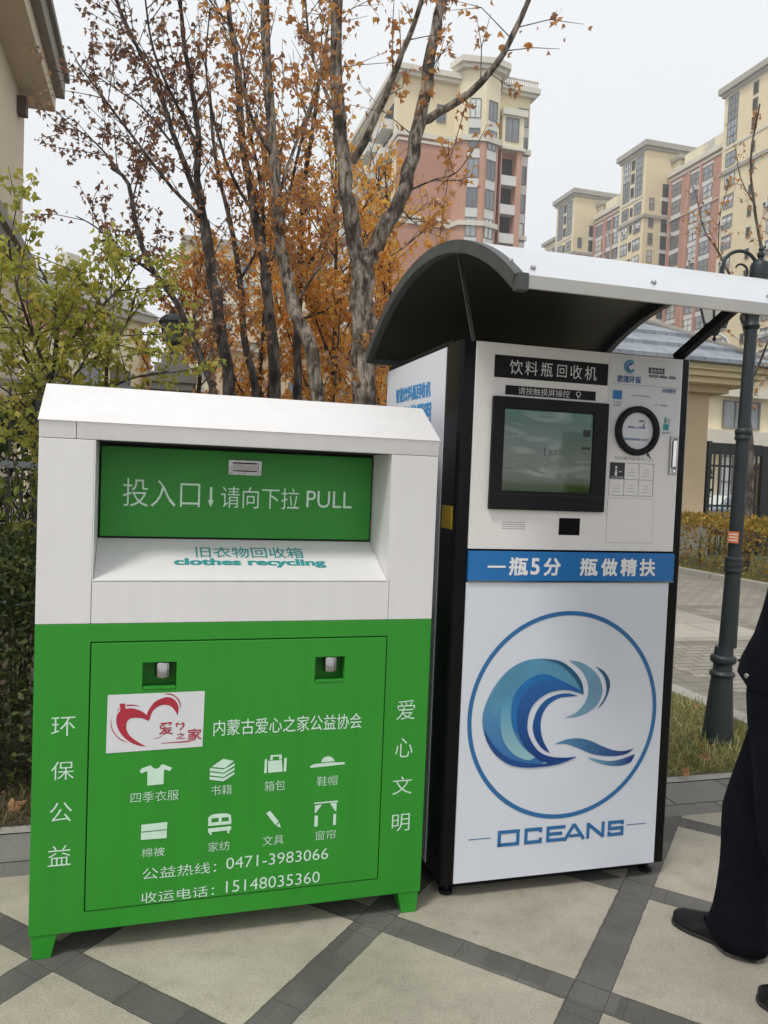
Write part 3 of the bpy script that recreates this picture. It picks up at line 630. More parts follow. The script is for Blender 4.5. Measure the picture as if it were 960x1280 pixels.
# blue wave emblem
b = MB(); ringpoly(b, .4265, .677, .4005, .384, -.0065, 110); b.build('emblem_ring', M['oblue'], low, weld=False)
W1 = [(.086,.665),(.092,.719),(.122,.787),(.171,.848),(.236,.887),(.312,.898),(.389,.885),(.445,.85),(.483,.806),(.499,.756),(.465,.779),(.401,.809),(.339,.818),(.286,.795),(.244,.745),(.224,.679),(.231,.63),(.252,.58),(.292,.536),(.355,.507),(.318,.485),(.257,.487),(.195,.506),(.141,.551),(.101,.609)]
W2 = [(.499,.756),(.465,.782),(.401,.809),(.339,.815),(.286,.802),(.246,.765),(.225,.714),(.226,.651),(.24,.602),(.272,.554),(.312,.52),(.35,.500),(.41,.49),(.483,.514),(.432,.513),(.37,.521),(.322,.544),(.286,.589),(.269,.639),(.276,.698),(.305,.739),(.357,.768),(.426,.775)]
W2mid = [(.465,.781),(.401,.814),(.33,.839),(.27,.824),(.223,.784),(.203,.736),(.202,.68),(.216,.631),(.231,.616),(.224,.679),(.233,.728),(.257,.772),(.294,.802),(.339,.815),(.401,.807)]
W2low = [(.093,.637),(.106,.595),(.141,.544),(.196,.503),(.257,.486),(.326,.483),(.41,.49),(.483,.512),(.386,.498),(.317,.495),(.248,.507),(.187,.531),(.136,.576)]
Wedge = [(.312,.898),(.389,.888),(.449,.852),(.489,.803),(.5,.756),(.491,.763),(.476,.796),(.438,.841),(.386,.878)]
Wpale = [(.157,.682),(.165,.737),(.186,.778),(.203,.729),(.2,.68),(.214,.624),(.253,.566),(.308,.521),(.278,.512),(.216,.54),(.172,.598)]
Wtop = [(.171,.844),(.237,.884),(.312,.894),(.374,.88),(.321,.864),(.262,.831),(.212,.784),(.169,.73),(.135,.683),(.117,.739)]
S2 = [(.479,.749),(.437,.761),(.387,.758),(.337,.736),(.305,.695),(.292,.644),(.303,.597),(.334,.555),(.37,.533),(.339,.584),(.325,.636),(.33,.682),(.353,.719),(.394,.743),(.438,.748)]
S3 = [(.43,.889),(.482,.879),(.536,.849),(.571,.807),(.582,.759),(.563,.713),(.519,.682),(.468,.668),(.423,.668),(.467,.682),(.504,.715),(.521,.761),(.512,.808),(.484,.85)]
S4 = [(.545,.864),(.588,.839),(.613,.799),(.609,.758),(.589,.718),(.564,.695),(.594,.741),(.598,.782),(.583,.824)]
S5 = [(.387,.567),(.434,.582),(.486,.585),(.538,.573),(.592,.549),(.646,.529),(.693,.524),(.737,.532),(.7,.511),(.634,.506),(.554,.519),(.488,.547),(.435,.565)]
S6 = [(.529,.509),(.582,.496),(.635,.487),(.688,.494),(.741,.509),(.723,.477),(.676,.466),(.623,.471),(.569,.487)]
def grad_mat(name, c0, c1, axis, a, bnd):
    """two-tone print: the emblem's own ink fades from one blue to another"""
    m = bpy.data.materials.new(name); m.use_nodes = True; n = m.node_tree; L = n.links
    bs = n.nodes['Principled BSDF']; bs.inputs['Roughness'].default_value = .4
    t = node_new(n, 'ShaderNodeTexCoord'); sp = node_new(n, 'ShaderNodeSeparateXYZ'); L.new(t.outputs['Object'], sp.inputs[0])
    mr = node_new(n, 'ShaderNodeMapRange'); mr.inputs[1].default_value = a; mr.inputs[2].default_value = bnd; L.new(sp.outputs[axis], mr.inputs[0])
    r = node_new(n, 'ShaderNodeValToRGB'); r.color_ramp.elements[0].color = (*c0, 1); r.color_ramp.elements[1].color = (*c1, 1)
    L.new(mr.outputs[0], r.inputs[0]); L.new(r.outputs[0], bs.inputs['Base Color']); return m
M['g1'] = grad_mat('wave_body_ink', (.03,.16,.42), (.10,.30,.45), 2, .50, .80)
M['g2'] = grad_mat('wave_pale_ink', (.30,.52,.56), (.05,.27,.47), 2, .52, .78)
M['g3'] = grad_mat('wave_lip_ink', (.005,.05,.22), (.02,.12,.36), 2, .55, .80)
M['g5'] = grad_mat('wave_tail_ink', (.09,.26,.44), (.006,.035,.18), 0, .40, .70)
M['g6'] = grad_mat('wave_foot_ink', (.16,.36,.46), (.006,.04,.22), 0, .55, .72)
for k, (nm, P, mm) in enumerate([('wave_body', W1, 'g1'), ('wave_upper', Wtop, 'w_light'), ('wave_pale', Wpale, 'g2'), ('wave_mid', W2mid, 'w_mid'), ('wave_lip', W2, 'g3'), ('wave_base', W2low, 'w_dark'), ('wave_rim', Wedge, 'w_navy')]):  # upper part printed in the emblem's own paler blue
    printed(low, nm, [P], M[mm], -.0062-.0005*k, smooth=True)
printed(low, 'wave_curl', [S2], M['g3'], -.0065, True); printed(low, 'wave_crest', [S3], M['w_grey'], -.0065, True)
printed(low, 'wave_crest', [S4], M['w_navy'], -.0065, True); printed(low, 'wave_tail', [S5], M['g5'], -.0065, True); printed(low, 'wave_tail', [S6], M['g6'], -.0065, True)
# OCEANS, in wide square letters
def stroke_letters(parent, m, v):
    b = MB(); z0, z1 = .187, .249; t = .0135
    def seg(p, q, w=t):
        p, q = Vector(p), Vector(q); d = (q-p).normalized(); nn = Vector((-d.y, d.x))*w/2
        b.add([(x.x, v - .0001*(len(b.f) % 3), x.y) for x in (p-nn, q-nn, q+nn, p+nn)], [(0,1,2,3)])
    def chain(pts):
        for p, q in zip(pts, pts[1:]):
            p, q = Vector(p), Vector(q); d = (q-p).normalized()*t*.5; seg(p-d*.98, q+d*.98)
    a, c = z0+t/2, z1-t/2; h = t/2
    def w_(x, wd): return x+h, x+wd-h
    l, r = w_(.169,.090); chain([(l,a),(r,a),(r,c),(l,c),(l,a)])
    l, r = w_(.279,.074); seg((r,c-.013),(r,c+h)); chain([(r-h,c),(l,c),(l,a),(r-h,a)]); seg((r,a-h),(r,a+.015))
    l, r = w_(.371,.074); chain([(r+h,c),(l,c),(l,a),(r+h,a)]); seg((l,(a+c)/2),(r,(a+c)/2))
    x = .445; seg((x+.004,z0),(x+.043,z1)); seg((x+.043,z1),(x+.088,z0)); seg((x+.022,a+.010),(x+.070,a+.010), t*.85)
    l, r = w_(.543,.079); seg((l,z0),(l,z1)); seg((l,z1-.005),(r,z0+.005)); seg((r,z0),(r,z1))
    l, r = w_(.637,.070); seg((r,c-.011),(r,c+h)); chain([(r-h,c),(l,c),(l,(a+c)/2),(r,(a+c)/2),(r,a),(l+.002,a)]); seg((l-.001,a-h),(l-.001,a+.013))
    return b.build('lettering', m, parent, weld=False)
stroke_letters(low, M['oblue'], -.0066)
printed(low, 'dash_mark', [rect(.05,.2235,.141,.2265), rect(.72,.2255,.808,.2285)], M['oblue'], -.0066)
# side wall lettering (reads from the back edge towards the front edge)
sf = lambda a, c, d_: (-.0605-d_, -a, c)
lettering(sidep, [('智能饮料瓶回收机',-.790,1.896,-.313,1.958,-.012)], M['sblue'], fn=sf, bold=.025)
lettering(sidep, [('智能照明',-.660,1.790,-.300,1.870,-.008)], M['sblue'], fn=sf, bold=.03)
# arched canopy
can = MB(); RC, VC, ZC, TH = 1.42, .20, .984, R(36.2)
def arc(r, th): return (VC+r*math.sin(th), ZC+r*math.cos(th))
uL, uR = -.15, 1.05; N = 36
ths = [-TH+2*TH*i/N for i in range(N+1)]
poly = [arc(RC, t_) for t_ in ths]
vs = []
for t_ in ths:
    a = arc(RC, t_); c = arc(RC-.006, t_); vs += [(uL+.012,*a), (uR-.012,*a), (uR-.012,*c), (uL+.012,*c)]
fs = []; ms = []
for i in range(N):
    k = 4*i; can.add([vs[k],vs[k+1],vs[k+5],vs[k+4]], [(0,1,2,3)], 0, True); can.add([vs[k+2],vs[k+3],vs[k+7],vs[k+6]], [(0,1,2,3)], 1, True)
for k in (0, 4*N): can.add(vs[k:k+4], [(0,1,2,3)], 1)
canopy = can.build('canopy', [M['alu'], M['ceil']], mc, weld=True)
for u0, u1 in ((uL, uL+.032), (uR-.032, uR)):
    b = MB(); vs = []
    for t_ in ths:
        a = arc(RC+.003, t_); c = arc(RC-.040, t_); vs += [(u0,*a), (u1,*a), (u1,*c), (u0,*c)]
    b.add(vs, [(4*i+j, 4*i+(j+1) % 4, 4*i+4+(j+1) % 4, 4*i+4+j) for i in range(N) for j in range(4)] + [(0,1,2,3), (4*N,4*N+1,4*N+2,4*N+3)])
    b.build('canopy_rim', M['rim'], canopy, .002)
vE, zE = arc(RC, -TH)
b = MB(); b.box(uL+.002, uR-.002, vE-.010, vE-.002, zE-.034, zE+.004); b.build('eave_strip', M['alustrip'], canopy, .0015)
vB, zB = arc(RC, TH)
b = MB(); b.box(uL+.034, uR-.034, vB+.001, vB+.009, zB-.030, zB+.004); b.build('eave_strip', M['rim'], canopy, .0015)
b = MB(); b.box(uL, uL+.034, vE-.014, vE+.02, zE-.040, zE+.008); b.build('corner_cap', M['rim'], canopy, .002)
b = MB(); b.bar((.88,.06,2.075),(.88,-.375,2.262), .03, .035); b.build('brace', M['blackm'], canopy, .002)
b = MB(); b.bar((-.01,.004,2.060),(-.098,-.040,2.352), .004, .018); b.build('rib', M['rim'], canopy)
b = MB(); b.box(-.055,.911,.10,.94,2.063,2.075); b.build('cabinet_lid', M['blackm'], mc)
for u, th in ((-.125,-31.5), (-.07,-33.2), (.33,-33.2), (.75,-33.2)):
    a = arc(RC+.001, R(th)); n_ = Vector((0, math.sin(R(th)), math.cos(R(th))))
    b = MB(); p = Vector((u, *a)); b.tube([p, p+n_*.005, p+n_*.009], [.009,.008,.004], 10); b.build('bolt', M['steel'], canopy)
# ------------------------------------------------------------------ street lamp on the lawn
LX, LY = 2.118, 4.90
lamp = empty('street_lamp', (LX, LY, 0), 0, 'dark cast-iron street lamp with scroll arm and hanging lantern, standing in the grass', 'street lamp')
lamp.rotation_euler = (0, R(1.0), 0)
b = MB(); b.lathe([(.100,0),(.100,.022),(.094,.03),(.092,.05),(.085,.12),(.070,.33),(.064,.405),(.064,.415),(.074,.422),(.076,.435),(.070,.447),(.058,.455),(.056,.475),(.056,.495),(.073,.505),(.077,.52),(.077,.535),(.071,.545),(.058,.552),(.055,.575),(.0535,.60)], (0,0,.0), 28)
b.build('base', M['lamp'], lamp)
b = MB(); b.lathe([(r_*(.88 if z_ > .7 else 1), z_) for r_, z_ in [(.0535,.60),(.052,1.06),(.060,1.065),(.062,1.075),(.058,1.085),(.060,1.10),(.0625,1.112),(.059,1.122),(.060,1.135),(.062,1.145),(.058,1.155),(.0475,1.16),(.046,1.87),(.055,1.875),(.057,1.89),(.052,1.90),(.057,1.915),(.057,1.93),(.052,1.94),(.043,1.945),(.040,2.54),(.052,2.55),(.056,2.565),(.047,2.58),(.047,2.62),(.058,2.635),(.058,2.65),(.040,2.67),(.038,2.83)]], (.02,0,0), 24)
b.build('post', M['lamp'], lamp)
b = MB(); b.lathe([(.038,2.83),(.055,2.84),(.058,2.86),(.058,2.925),(.050,2.945),(.022,2.96),(.014,2.975),(.022,2.985),(.022,3.0),(.012,3.012),(.017,3.026),(.006,3.05)], (.045,0,0), 20); b.build('finial', M['lamp'], lamp)
def spiral(cx, cz, r0, r1, a0, a1, n=30): return [(cx+(r0+(r1-r0)*i/n)*math.cos(a0+(a1-a0)*i/n), 0, cz+(r0+(r1-r0)*i/n)*math.sin(a0+(a1-a0)*i/n)) for i in range(n+1)]
b = MB(); pts = [(.02,0,2.72),(.03,0,2.80),(.025,0,2.88)] + spiral(-.085, 2.905, .112, .095, R(0), R(180), 16) + [(-.195,0,2.86),(-.2,0,2.80)]
b.tube(pts, [.011]*len(pts), 8)
pts = spiral(-.085, 2.895, .098, .02, R(185), R(500), 34); b.tube(pts, [.010-.004*i/34 for i in range(35)], 8)
pts = spiral(-.02, 2.62, .055, .012, R(60), R(-330), 26); b.tube([(.02,0,2.70)]+pts, [.010]+[.010-.005*i/26 for i in range(27)], 8)
b.build('scroll_arm', M['lamp'], lamp)
lc = (-.20, 0, 0)
b = MB(); b.lathe([(.010,2.82),(.014,2.80),(.010,2.785),(.03,2.775),(.05,2.755),(.125,2.735),(.132,2.725),(.118,2.718),(.02,2.715)], lc, 6, smooth=False); 
b.lathe([(.02,2.545),(.070,2.545),(.074,2.555),(.066,2.565),(.02,2.566)], lc, 6, smooth=False)
b.lathe([(.006,2.46),(.013,2.475),(.006,2.49),(.022,2.50),(.030,2.52),(.035,2.545)], lc, 12)
for k in range(6):
    a = 2*PI*k/6; b.bar((lc[0]+.066*math.cos(a), .066*math.sin(a), 2.56), (lc[0]+.116*math.cos(a), .116*math.sin(a), 2.722), .010, .010)
lan = b.build('lantern', M['lamp'], lamp)
b = MB(); b.lathe([(.060,2.566),(.108,2.716)], lc, 6, smooth=False); b.build('lantern_glass', M['lglass'], lan)
b = MB(); b.lathe([(.012,2.566),(.015,2.62),(.012,2.66),(.004,2.67)], lc, 10); b.build('lamp_holder', M['lamp'], lan)
b = MB(); n_ = 8
vs = []
for k in range(n_+1):
    a = R(-150+60*k/n_); vs += [(.012+.0615*math.cos(a), .0615*math.sin(a), 1.245), (.012+.0615*math.cos(a), .0615*math.sin(a), 1.315)]
b.add(vs, [(2*k,2*k+2,2*k+3,2*k+1) for k in range(n_)]); 
M['orange'] = mat('orange_sticker', (.62,.17,.05), .5, .1, 20)
st = b.build('sticker', M['orange'], lamp, weld=False)
for z in (1.262, 1.280, 1.298):
    b = MB(); vs = []
    for k in range(n_-1):
        a = R(-143+60*k/n_); vs += [(.012+.0622*math.cos(a), .0622*math.sin(a), z-.003), (.012+.0622*math.cos(a), .0622*math.sin(a), z+.003)]
    b.add(vs, [(2*k,2*k+2,2*k+3,2*k+1) for k in range(n_-2)]); b.build('sticker_print', M['paper'], st, weld=False)

# ------------------------------------------------------------------ person standing at the right
M['skin'] = mat('skin', (.48,.30,.21), .5, .06, 20)
M['hair'] = mat('black_hair', (.012,.011,.010), .5, .3, 60)
M['cloth'] = mat('navy_cloth', (.0055,.0065,.010), .9, .35, 12, .5, 120, spec=.08)
M['jacket'] = mat('navy_jacket_cloth', (.005,.006,.010), .85, .35, 10, .5, 100, spec=.1)
M['leather'] = mat('black_leather', (.006,.006,.006), .35, .3, 20, .15, 80, spec=.3)
M['sole'] = mat('shoe_sole', (.018,.017,.016), .7, .2, 20)
FD = Vector((-.66,.75,0)).normalized(); RS = Vector((FD.y,-FD.x,0)); PC = Vector((1.288,2.468,0))   # facing, right side, body centre
per = empty('person', PC, math.atan2(FD.y, FD.x), 'person in dark navy jacket and trousers with black shoes, at the right edge', 'person')
def skin_mesh(name, verts, edges, radii, m, parent, root=0, sub=2):
    me = bpy.data.meshes.new(name); me.from_pydata(verts, edges, []); o = bpy.data.objects.new(name, me); COL.objects.link(o)
    md = o.modifiers.new('skin', 'SKIN'); md.use_smooth_shade = True
    sv = me.skin_vertices[0].data
    for i, r in enumerate(radii):
        sv[i].radius = (r, r) if not hasattr(r, '__len__') else r
        sv[i].use_root = (i == root)
    ss = o.modifiers.new('sub', 'SUBSURF'); ss.levels = sub; ss.render_levels = sub
    dg = bpy.context.evaluated_depsgraph_get(); dg.update()
    m2 = bpy.data.meshes.new_from_object(o.evaluated_get(dg)); m2.name = name
    bpy.data.objects.remove(o)
    for p in m2.polygons: p.use_smooth = True
    m2.materials.clear(); m2.materials.append(m)
    q = bpy.data.objects.new(name, m2); COL.objects.link(q); q.parent = parent
    return q
# local frame: x forward, y left, z up.  feet: right one ahead
def LOC(wx, wy): d = Vector((wx,wy,0))-PC; return d.dot(FD), -d.dot(RS)
rx, ry = LOC(1.225, 2.70); lx, ly = LOC(1.33, 2.27)
hipR, hipL = (.0,-.095,.93), (-.02,.095,.93)
kR, kL = (rx*.5+.045, ry*.7-.03, .50), (lx*.5+.03, ly*.7+.03, .50)
aR, aL = (rx-.03, ry, .12), (lx-.03, ly, .12)
# body (one continuous figure under the clothes)
V = [(0,0,.97),(0,0,1.12),(-.055,0,1.30),(-.09,0,1.43),(-.09,0,1.50),(-.08,0,1.57),(-.08,0,1.66),(-.09,0,1.71),
     hipR, kR, aR, hipL, kL, aL,
     (-.09,-.17,1.41),(-.12,-.235,1.14),(-.185,-.10,.985),(-.185,-.03,.955),(-.09,.17,1.41),(-.12,.235,1.14),(-.20,.10,.975),(-.20,.03,.95)]
E_ = [(0,1),(1,2),(2,3),(3,4),(4,5),(5,6),(6,7),(0,8),(8,9),(9,10),(0,11),(11,12),(12,13),(3,14),(14,15),(15,16),(16,17),(3,18),(18,19),(19,20),(20,21)]
RD = [.12,.11,.12,.10,.055,.075,.085,.06,.075,.05,.035,.075,.05,.035,.055,.038,.027,.032,.055,.038,.027,.032]
hand_pts = []
for base, side in ((17,-1),(21,1)):
    bx, by, bz = V[base]
    for k, (dx, L_) in enumerate([(.022,.068),(.007,.078),(-.008,.072),(-.022,.056)]):
        n0 = len(V); V += [(bx+dx+.008, by, bz-.045), (bx+dx+.014, by+side*-.006, bz-.045-L_*.55), (bx+dx+.008, by+side*-.022, bz-.045-L_)]
        RD += [.0095,.0085,.007]; E_ += [(base,n0),(n0,n0+1),(n0+1,n0+2)]
    n0 = len(V); V += [(bx+.038, by+side*-.014, bz-.025),(bx+.048, by+side*-.022, bz-.055)]; RD += [.010,.008]; E_ += [(base,n0),(n0,n0+1)]
body = skin_mesh('body', V, E_, RD, M['skin'], per)
# face
b = MB(); b.prism([(-.005,1.60),(.024,1.588),(0,1.575)], 1, -.012, .012); 
for s in (-1, 1):
    b.lathe([(.004,0),(.011,.004),(.004,.008)], (-.005, s*.032, 1.625), 10, axis=0)
    b.lathe([(.006,-.02),(.013,0),(.006,.03)], (-.10, s*.092, 1.60), 8)
b.build('face', M['skin'], body, .002)
b = MB(); b.box(-.006,.002,-.022,.022,1.543,1.550); b.box(-.001,.0045,-.039,-.025,1.622,1.629); b.box(-.001,.0045,.025,.039,1.622,1.629); b.build('face_features', M['ink'], body, .001)
hv = [(-.105,0,1.70),(-.065,0,1.715),(-.155,0,1.68),(-.17,0,1.62)]
skin_mesh('hair', hv, [(0,1),(0,2),(2,3)], [.085,.062,.085,.075], M['hair'], per)
# trousers and jacket: lofted cloth with folds
def loft(b, rings, n=28, ph=0.0, fold=.035):
    """rings: (x, y, z, half depth, half width, front lift)"""
    vs = []
    for i, (x, y, z, a_, c_, lift) in enumerate(rings):
        for k in range(n):
            t = 2*PI*k/n; f = 1+fold*(math.sin(3*t+ph+z*11)+.6*math.sin(5*t-z*19+ph)+.5*math.sin(2*t+z*31))*.6
            vs.append((x+a_*f*math.cos(t), y+c_*f*math.sin(t), z+lift*max(0, math.cos(t))))
    m_ = len(rings)
    b.add(vs, [(i*n+k,i*n+(k+1) % n,(i+1)*n+(k+1) % n,(i+1)*n+k) for i in range(m_-1) for k in range(n)]+[tuple(range(n))[::-1], tuple(range((m_-1)*n, m_*n))], 0, True)
def legrings(hip, knee, ank, s_):
    R_ = []
    for z, t, a_, c_ in [(1.0,0,.115,.10),(.93,.03,.118,.105),(.84,.2,.112,.10),(.74,.42,.106,.092),(.64,.64,.100,.086),(.56,.86,.096,.084),(.50,1.0,.091,.082),(.43,1.2,.086,.078),(.36,1.36,.083,.076),(.28,1.55,.082,.076),(.20,1.73,.084,.077),(.13,1.88,.090,.080),(.07,2,.100,.084)]:
        p = hip.lerp(knee, t) if t <= 1 else knee.lerp(ank, t-1); R_.append((p.x, p.y, z, a_, c_, 0))
    q = R_[-1]; R_.append((q[0]+.004, q[1], .022, .106, .086, .055)); return R_
b = MB()
loft(b, legrings(Vector((.0,-.075,.95)), Vector((rx*.55+.02, ry*.6-.03, .5)), Vector((rx-.050, ry, .07)), -1), ph=.7)
loft(b, legrings(Vector((-.02,.075,.95)), Vector((lx*.5+.03, ly*.6+.03, .5)), Vector((lx-.055, ly, .07)), 1), ph=2.1)
tr = b.build('trousers', M['cloth'], per, weld=False)
b = MB()
loft(b, [(.005,0,.93,.10,.15,0),(.0,0,.985,.146,.195,.01),(-.008,0,1.04,.140,.192,0),(-.028,0,1.12,.126,.188,0),(-.045,0,1.20,.122,.192,0),(-.06,0,1.30,.118,.200,0),(-.085,0,1.38,.108,.205,0),(-.095,0,1.435,.090,.180,0),(-.095,0,1.475,.068,.095,0),(-.09,0,1.515,.062,.070,0)], 36, .3, .03)
jk = b.build('jacket', M['jacket'], per, weld=False)
for sy in (-1, 1):
    b = MB(); P_ = [(-.095,sy*.175,1.42),(-.11,sy*.215,1.35),(-.12,sy*.235,1.25),(-.125,sy*.245,1.15),(-.165,sy*.215,1.07),(-.188,sy*.14,1.0)]
    b.tube(P_, [.068,.075,.068,.062,.055,.048], 18); b.build('sleeve', M['jacket'], jk, weld=False)
b = MB(); b.prism([(.105,1.030),(.140,1.022),(.182,1.002),(.184,.994),(.160,.998),(.11,.985)], 1, -.16, -.02); b.build('pocket_flap', M['jacket'], jk, .004)
b = MB(); b.lathe([(.008,0),(.008,.004),(.004,.006)], (.06, .178, 1.0), 14, axis=1); b.build('button', M['steel'], jk)
def shoe(x, y, name='shoe'):
    b = MB(); secs = [(-.125,.028,.060,.0),(-.11,.036,.082,.0),(-.06,.039,.10,0),(-.01,.038,.104,0),(.04,.043,.090,0),(.085,.049,.072,0),(.125,.048,.062,0),(.155,.040,.054,.0),(.172,.026,.044,.0),(.180,.010,.030,.006)]
    n = 14; vs = []
    for sx, hw, hh, z0 in secs:
        for k in range(n):
            a = 2*PI*k/n; cz = math.sin(a); yy = math.cos(a)*hw*(1.0 if cz < 0 else (1-.25*cz)); zz = .012+z0+(hh-.012)*(max(cz,-.15)+.15)/1.15
            vs.append((x+sx, y+yy, zz))
    m_ = len(secs)
    b.add(vs, [(i*n+k,i*n+(k+1) % n,(i+1)*n+(k+1) % n,(i+1)*n+k) for i in range(m_-1) for k in range(n)] + [tuple(range(n)), tuple(range((m_-1)*n, m_*n))], 0, True)
    o_ = b.build(name, M['leather'], per)
    pts = [(x+sx*1.015, y+s*hw*1.06) for s, L_ in ((1, secs), (-1, secs[::-1])) for sx, hw, hh, z0 in L_]
    b = MB(); b.prism(pts, 2, .0, .014); b.box(x-.118, x-.055, y-.034, y+.034, .0141, .020); b.build('sole', M['sole'], o_, .002)
shoe(rx, ry); shoe(lx, ly)
# ------------------------------------------------------------------ trees, shrubs, hedges, grass
def leaf_mesh(name, pos, tip, size, m, parent=None, kind='maple'):
    """many small leaf-shaped faces, folded along the midrib"""
    if kind == 'maple':
        T = np.array([(0,0,0),(.30,.10,-.10),(.52,.42,-.20),(.24,.50,-.08),(0,1,.0),(-.24,.50,-.08),(-.52,.42,-.20),(-.30,.10,-.10)], float); Fc = [(0,1,2,3,4),(0,4,5,6,7)]
    elif kind == 'oval':
        T = np.array([(0,0,0),(.24,.30,-.07),(.20,.68,-.06),(0,1,0),(-.20,.68,-.06),(-.24,.30,-.07)], float); Fc = [(0,1,2,3),(0,3,4,5)]
    else:
        T = np.array([(0,0,0),(.28,.45,-.08),(0,1,0),(-.28,.45,-.08)], float); Fc = [(0,1,2),(0,2,3)]
    n = len(pos); tip = tip/np.linalg.norm(tip, axis=1, keepdims=True)
    h = rng.normal(size=(n,3)); x = np.cross(tip, h); x /= np.linalg.norm(x, axis=1, keepdims=True)+1e-9; z = np.cross(x, tip)
    wv = rng.uniform(.45,1.2,(n,1,1)); cz = rng.uniform(.4,2.6,(n,1,1)); cl = rng.uniform(-.35,.35,(n,1,1))
    P = pos[:,None,:] + size[:,None,None]*(T[None,:,0:1]*wv*x[:,None,:] + T[None,:,1:2]*tip[:,None,:] + (T[None,:,2:3]*cz+cl*T[None,:,1:2]**2)*z[:,None,:])
    k = len(T); me = bpy.data.meshes.new(name); me.vertices.add(n*k); me.vertices.foreach_set('co', P.astype(np.float32).ravel())
    fl = len(Fc[0]); nf = len(Fc); idx = (np.array(Fc)[None] + (np.arange(n)*k)[:,None,None]).reshape(-1)
    me.loops.add(len(idx)); me.loops.foreach_set('vertex_index', idx.astype(np.int32))
    me.polygons.add(n*nf); me.polygons.foreach_set('loop_start', (np.arange(n*nf)*fl).astype(np.int32))
    me.materials.append(m); me.update(calc_edges=True); me.validate()
    o = bpy.data.objects.new(name, me); COL.objects.link(o)
    if parent: o.parent = parent
    return o
def rv(): return Vector(rng.normal(size=3)).normalized()
def wobble(pts, rads, sub=3, amp=.25):
    """resample a limb with a little irregular bend and thickness"""
    P = [Vector(p) for p in pts]; outp = []; outr = []; n = len(P)
    for i in range(n-1):
        p0, p1, p2, p3 = P[max(i-1,0)], P[i], P[i+1], P[min(i+2,n-1)]
        for j in range(sub):
            t = j/sub; q = .5*((2*p1)+(-p0+p2)*t+(2*p0-5*p1+4*p2-p3)*t*t+(-p0+3*p1-3*p2+p3)*t**3)
            r = rads[i]+(rads[i+1]-rads[i])*t; outp.append(q+rv()*r*amp*(0 if i+j == 0 else 1)); outr.append(r*rng.uniform(.94,1.08))
    outp.append(P[-1]); outr.append(rads[-1]); return outp, outr
def tree(name, limbs, label, group, bark, lmat, loc, dens=1.0, lsize=.055, cat='tree', tw=(.25,.7), start=.15, kind='maple', zfac=None, lower=None, up_b=.45, lmax=999999, ground=True):
    root = empty(name, loc, 0, label, cat, group); off = Vector(loc)
    wood = MB(); pos = []; tips = []
    for li, (r0, r1, pts) in enumerate(limbs):
        pts = [Vector(p)-off for p in pts]
        if li == 0 and ground:
            p0 = pts[0]; pts = [Vector((p0.x*.35, p0.y*.35, -.03)), Vector((p0.x*.6, p0.y*.6, p0.z*.30)), Vector((p0.x*.85, p0.y*.85, p0.z*.7))] + pts
            rads = [r0*1.55, r0*1.15, r0*1.05] + [r0+(r1-r0)*i/(len(pts)-4) for i in range(len(pts)-3)]
        else: rads = [r0+(r1-r0)*i/(len(pts)-1) for i in range(len(pts))]
        P, Rr = wobble(pts, rads); wood.tube(P, Rr, 10 if r0 > .03 else 6)
        L_ = [0]
        for a, b_ in zip(P, P[1:]): L_.append(L_[-1]+(b_-a).length)
        s = L_[-1]*start if not (li == 0 and ground) else L_[-1]*.55
        while s < L_[-1]:
            i = max(k for k in range(len(L_)) if L_[k] <= s); i = min(i, len(P)-2)
            p = P[i].lerp(P[i+1], (s-L_[i])/max(1e-6, L_[i+1]-L_[i])); t = (P[i+1]-P[i]).normalized()
            d = (t*.55 + rv()*.75 + Vector((0,0,up_b))).normalized(); ln = rng.uniform(*tw)*(1.15-.4*s/L_[-1])
            q1 = p+d*ln*.5+rv()*.04; q2 = q1+(d+Vector((0,0,rng.uniform(-.2,.25)))+rv()*.25).normalized()*ln*.5
            wood.tube([p,q1,q2], [min(.0045,Rr[i]*.7),.0032,.0018], 4, caps=False)
            zf = zfac(p.z+off.z) if zfac else 1
            nl = rng.poisson(11*dens*zf*ln/.5)
            for _ in range(nl):
                f = rng.uniform(.15,1.05); q = p.lerp(q1, f*2) if f < .5 else q1.lerp(q2, (f-.5)*2)
                pos.append(q+rv()*rng.uniform(.01,.07)); tips.append(rv()*.8+Vector((0,0,-.75))+d*.2)
            if rng.random() < .6:
                e2 = q1+(d+rv()*.9).normalized()*ln*.45; wood.tube([q1,e2], [.003,.0015], 4, caps=False)
                for _ in range(rng.poisson(5*dens*zf)): pos.append(q1.lerp(e2, rng.uniform(.3,1.05))+rv()*rng.uniform(.01,.06)); tips.append(rv()*.8+Vector((0,0,-.75)))
            s += rng.uniform(.07,.16)/max(.5, min(1.6, dens))
    wood.build('trunk', bark, root, weld=False)
    pos = np.array([tuple(p) for p in pos])[:lmax]; print('LEAVES', name, len(pos)); tips = np.array([tuple(p) for p in tips])[:lmax]
    leaf_mesh('crown', pos, tips, lsize*rng.uniform(.6,1.25,len(pos)), lmat, root, kind)
    return root
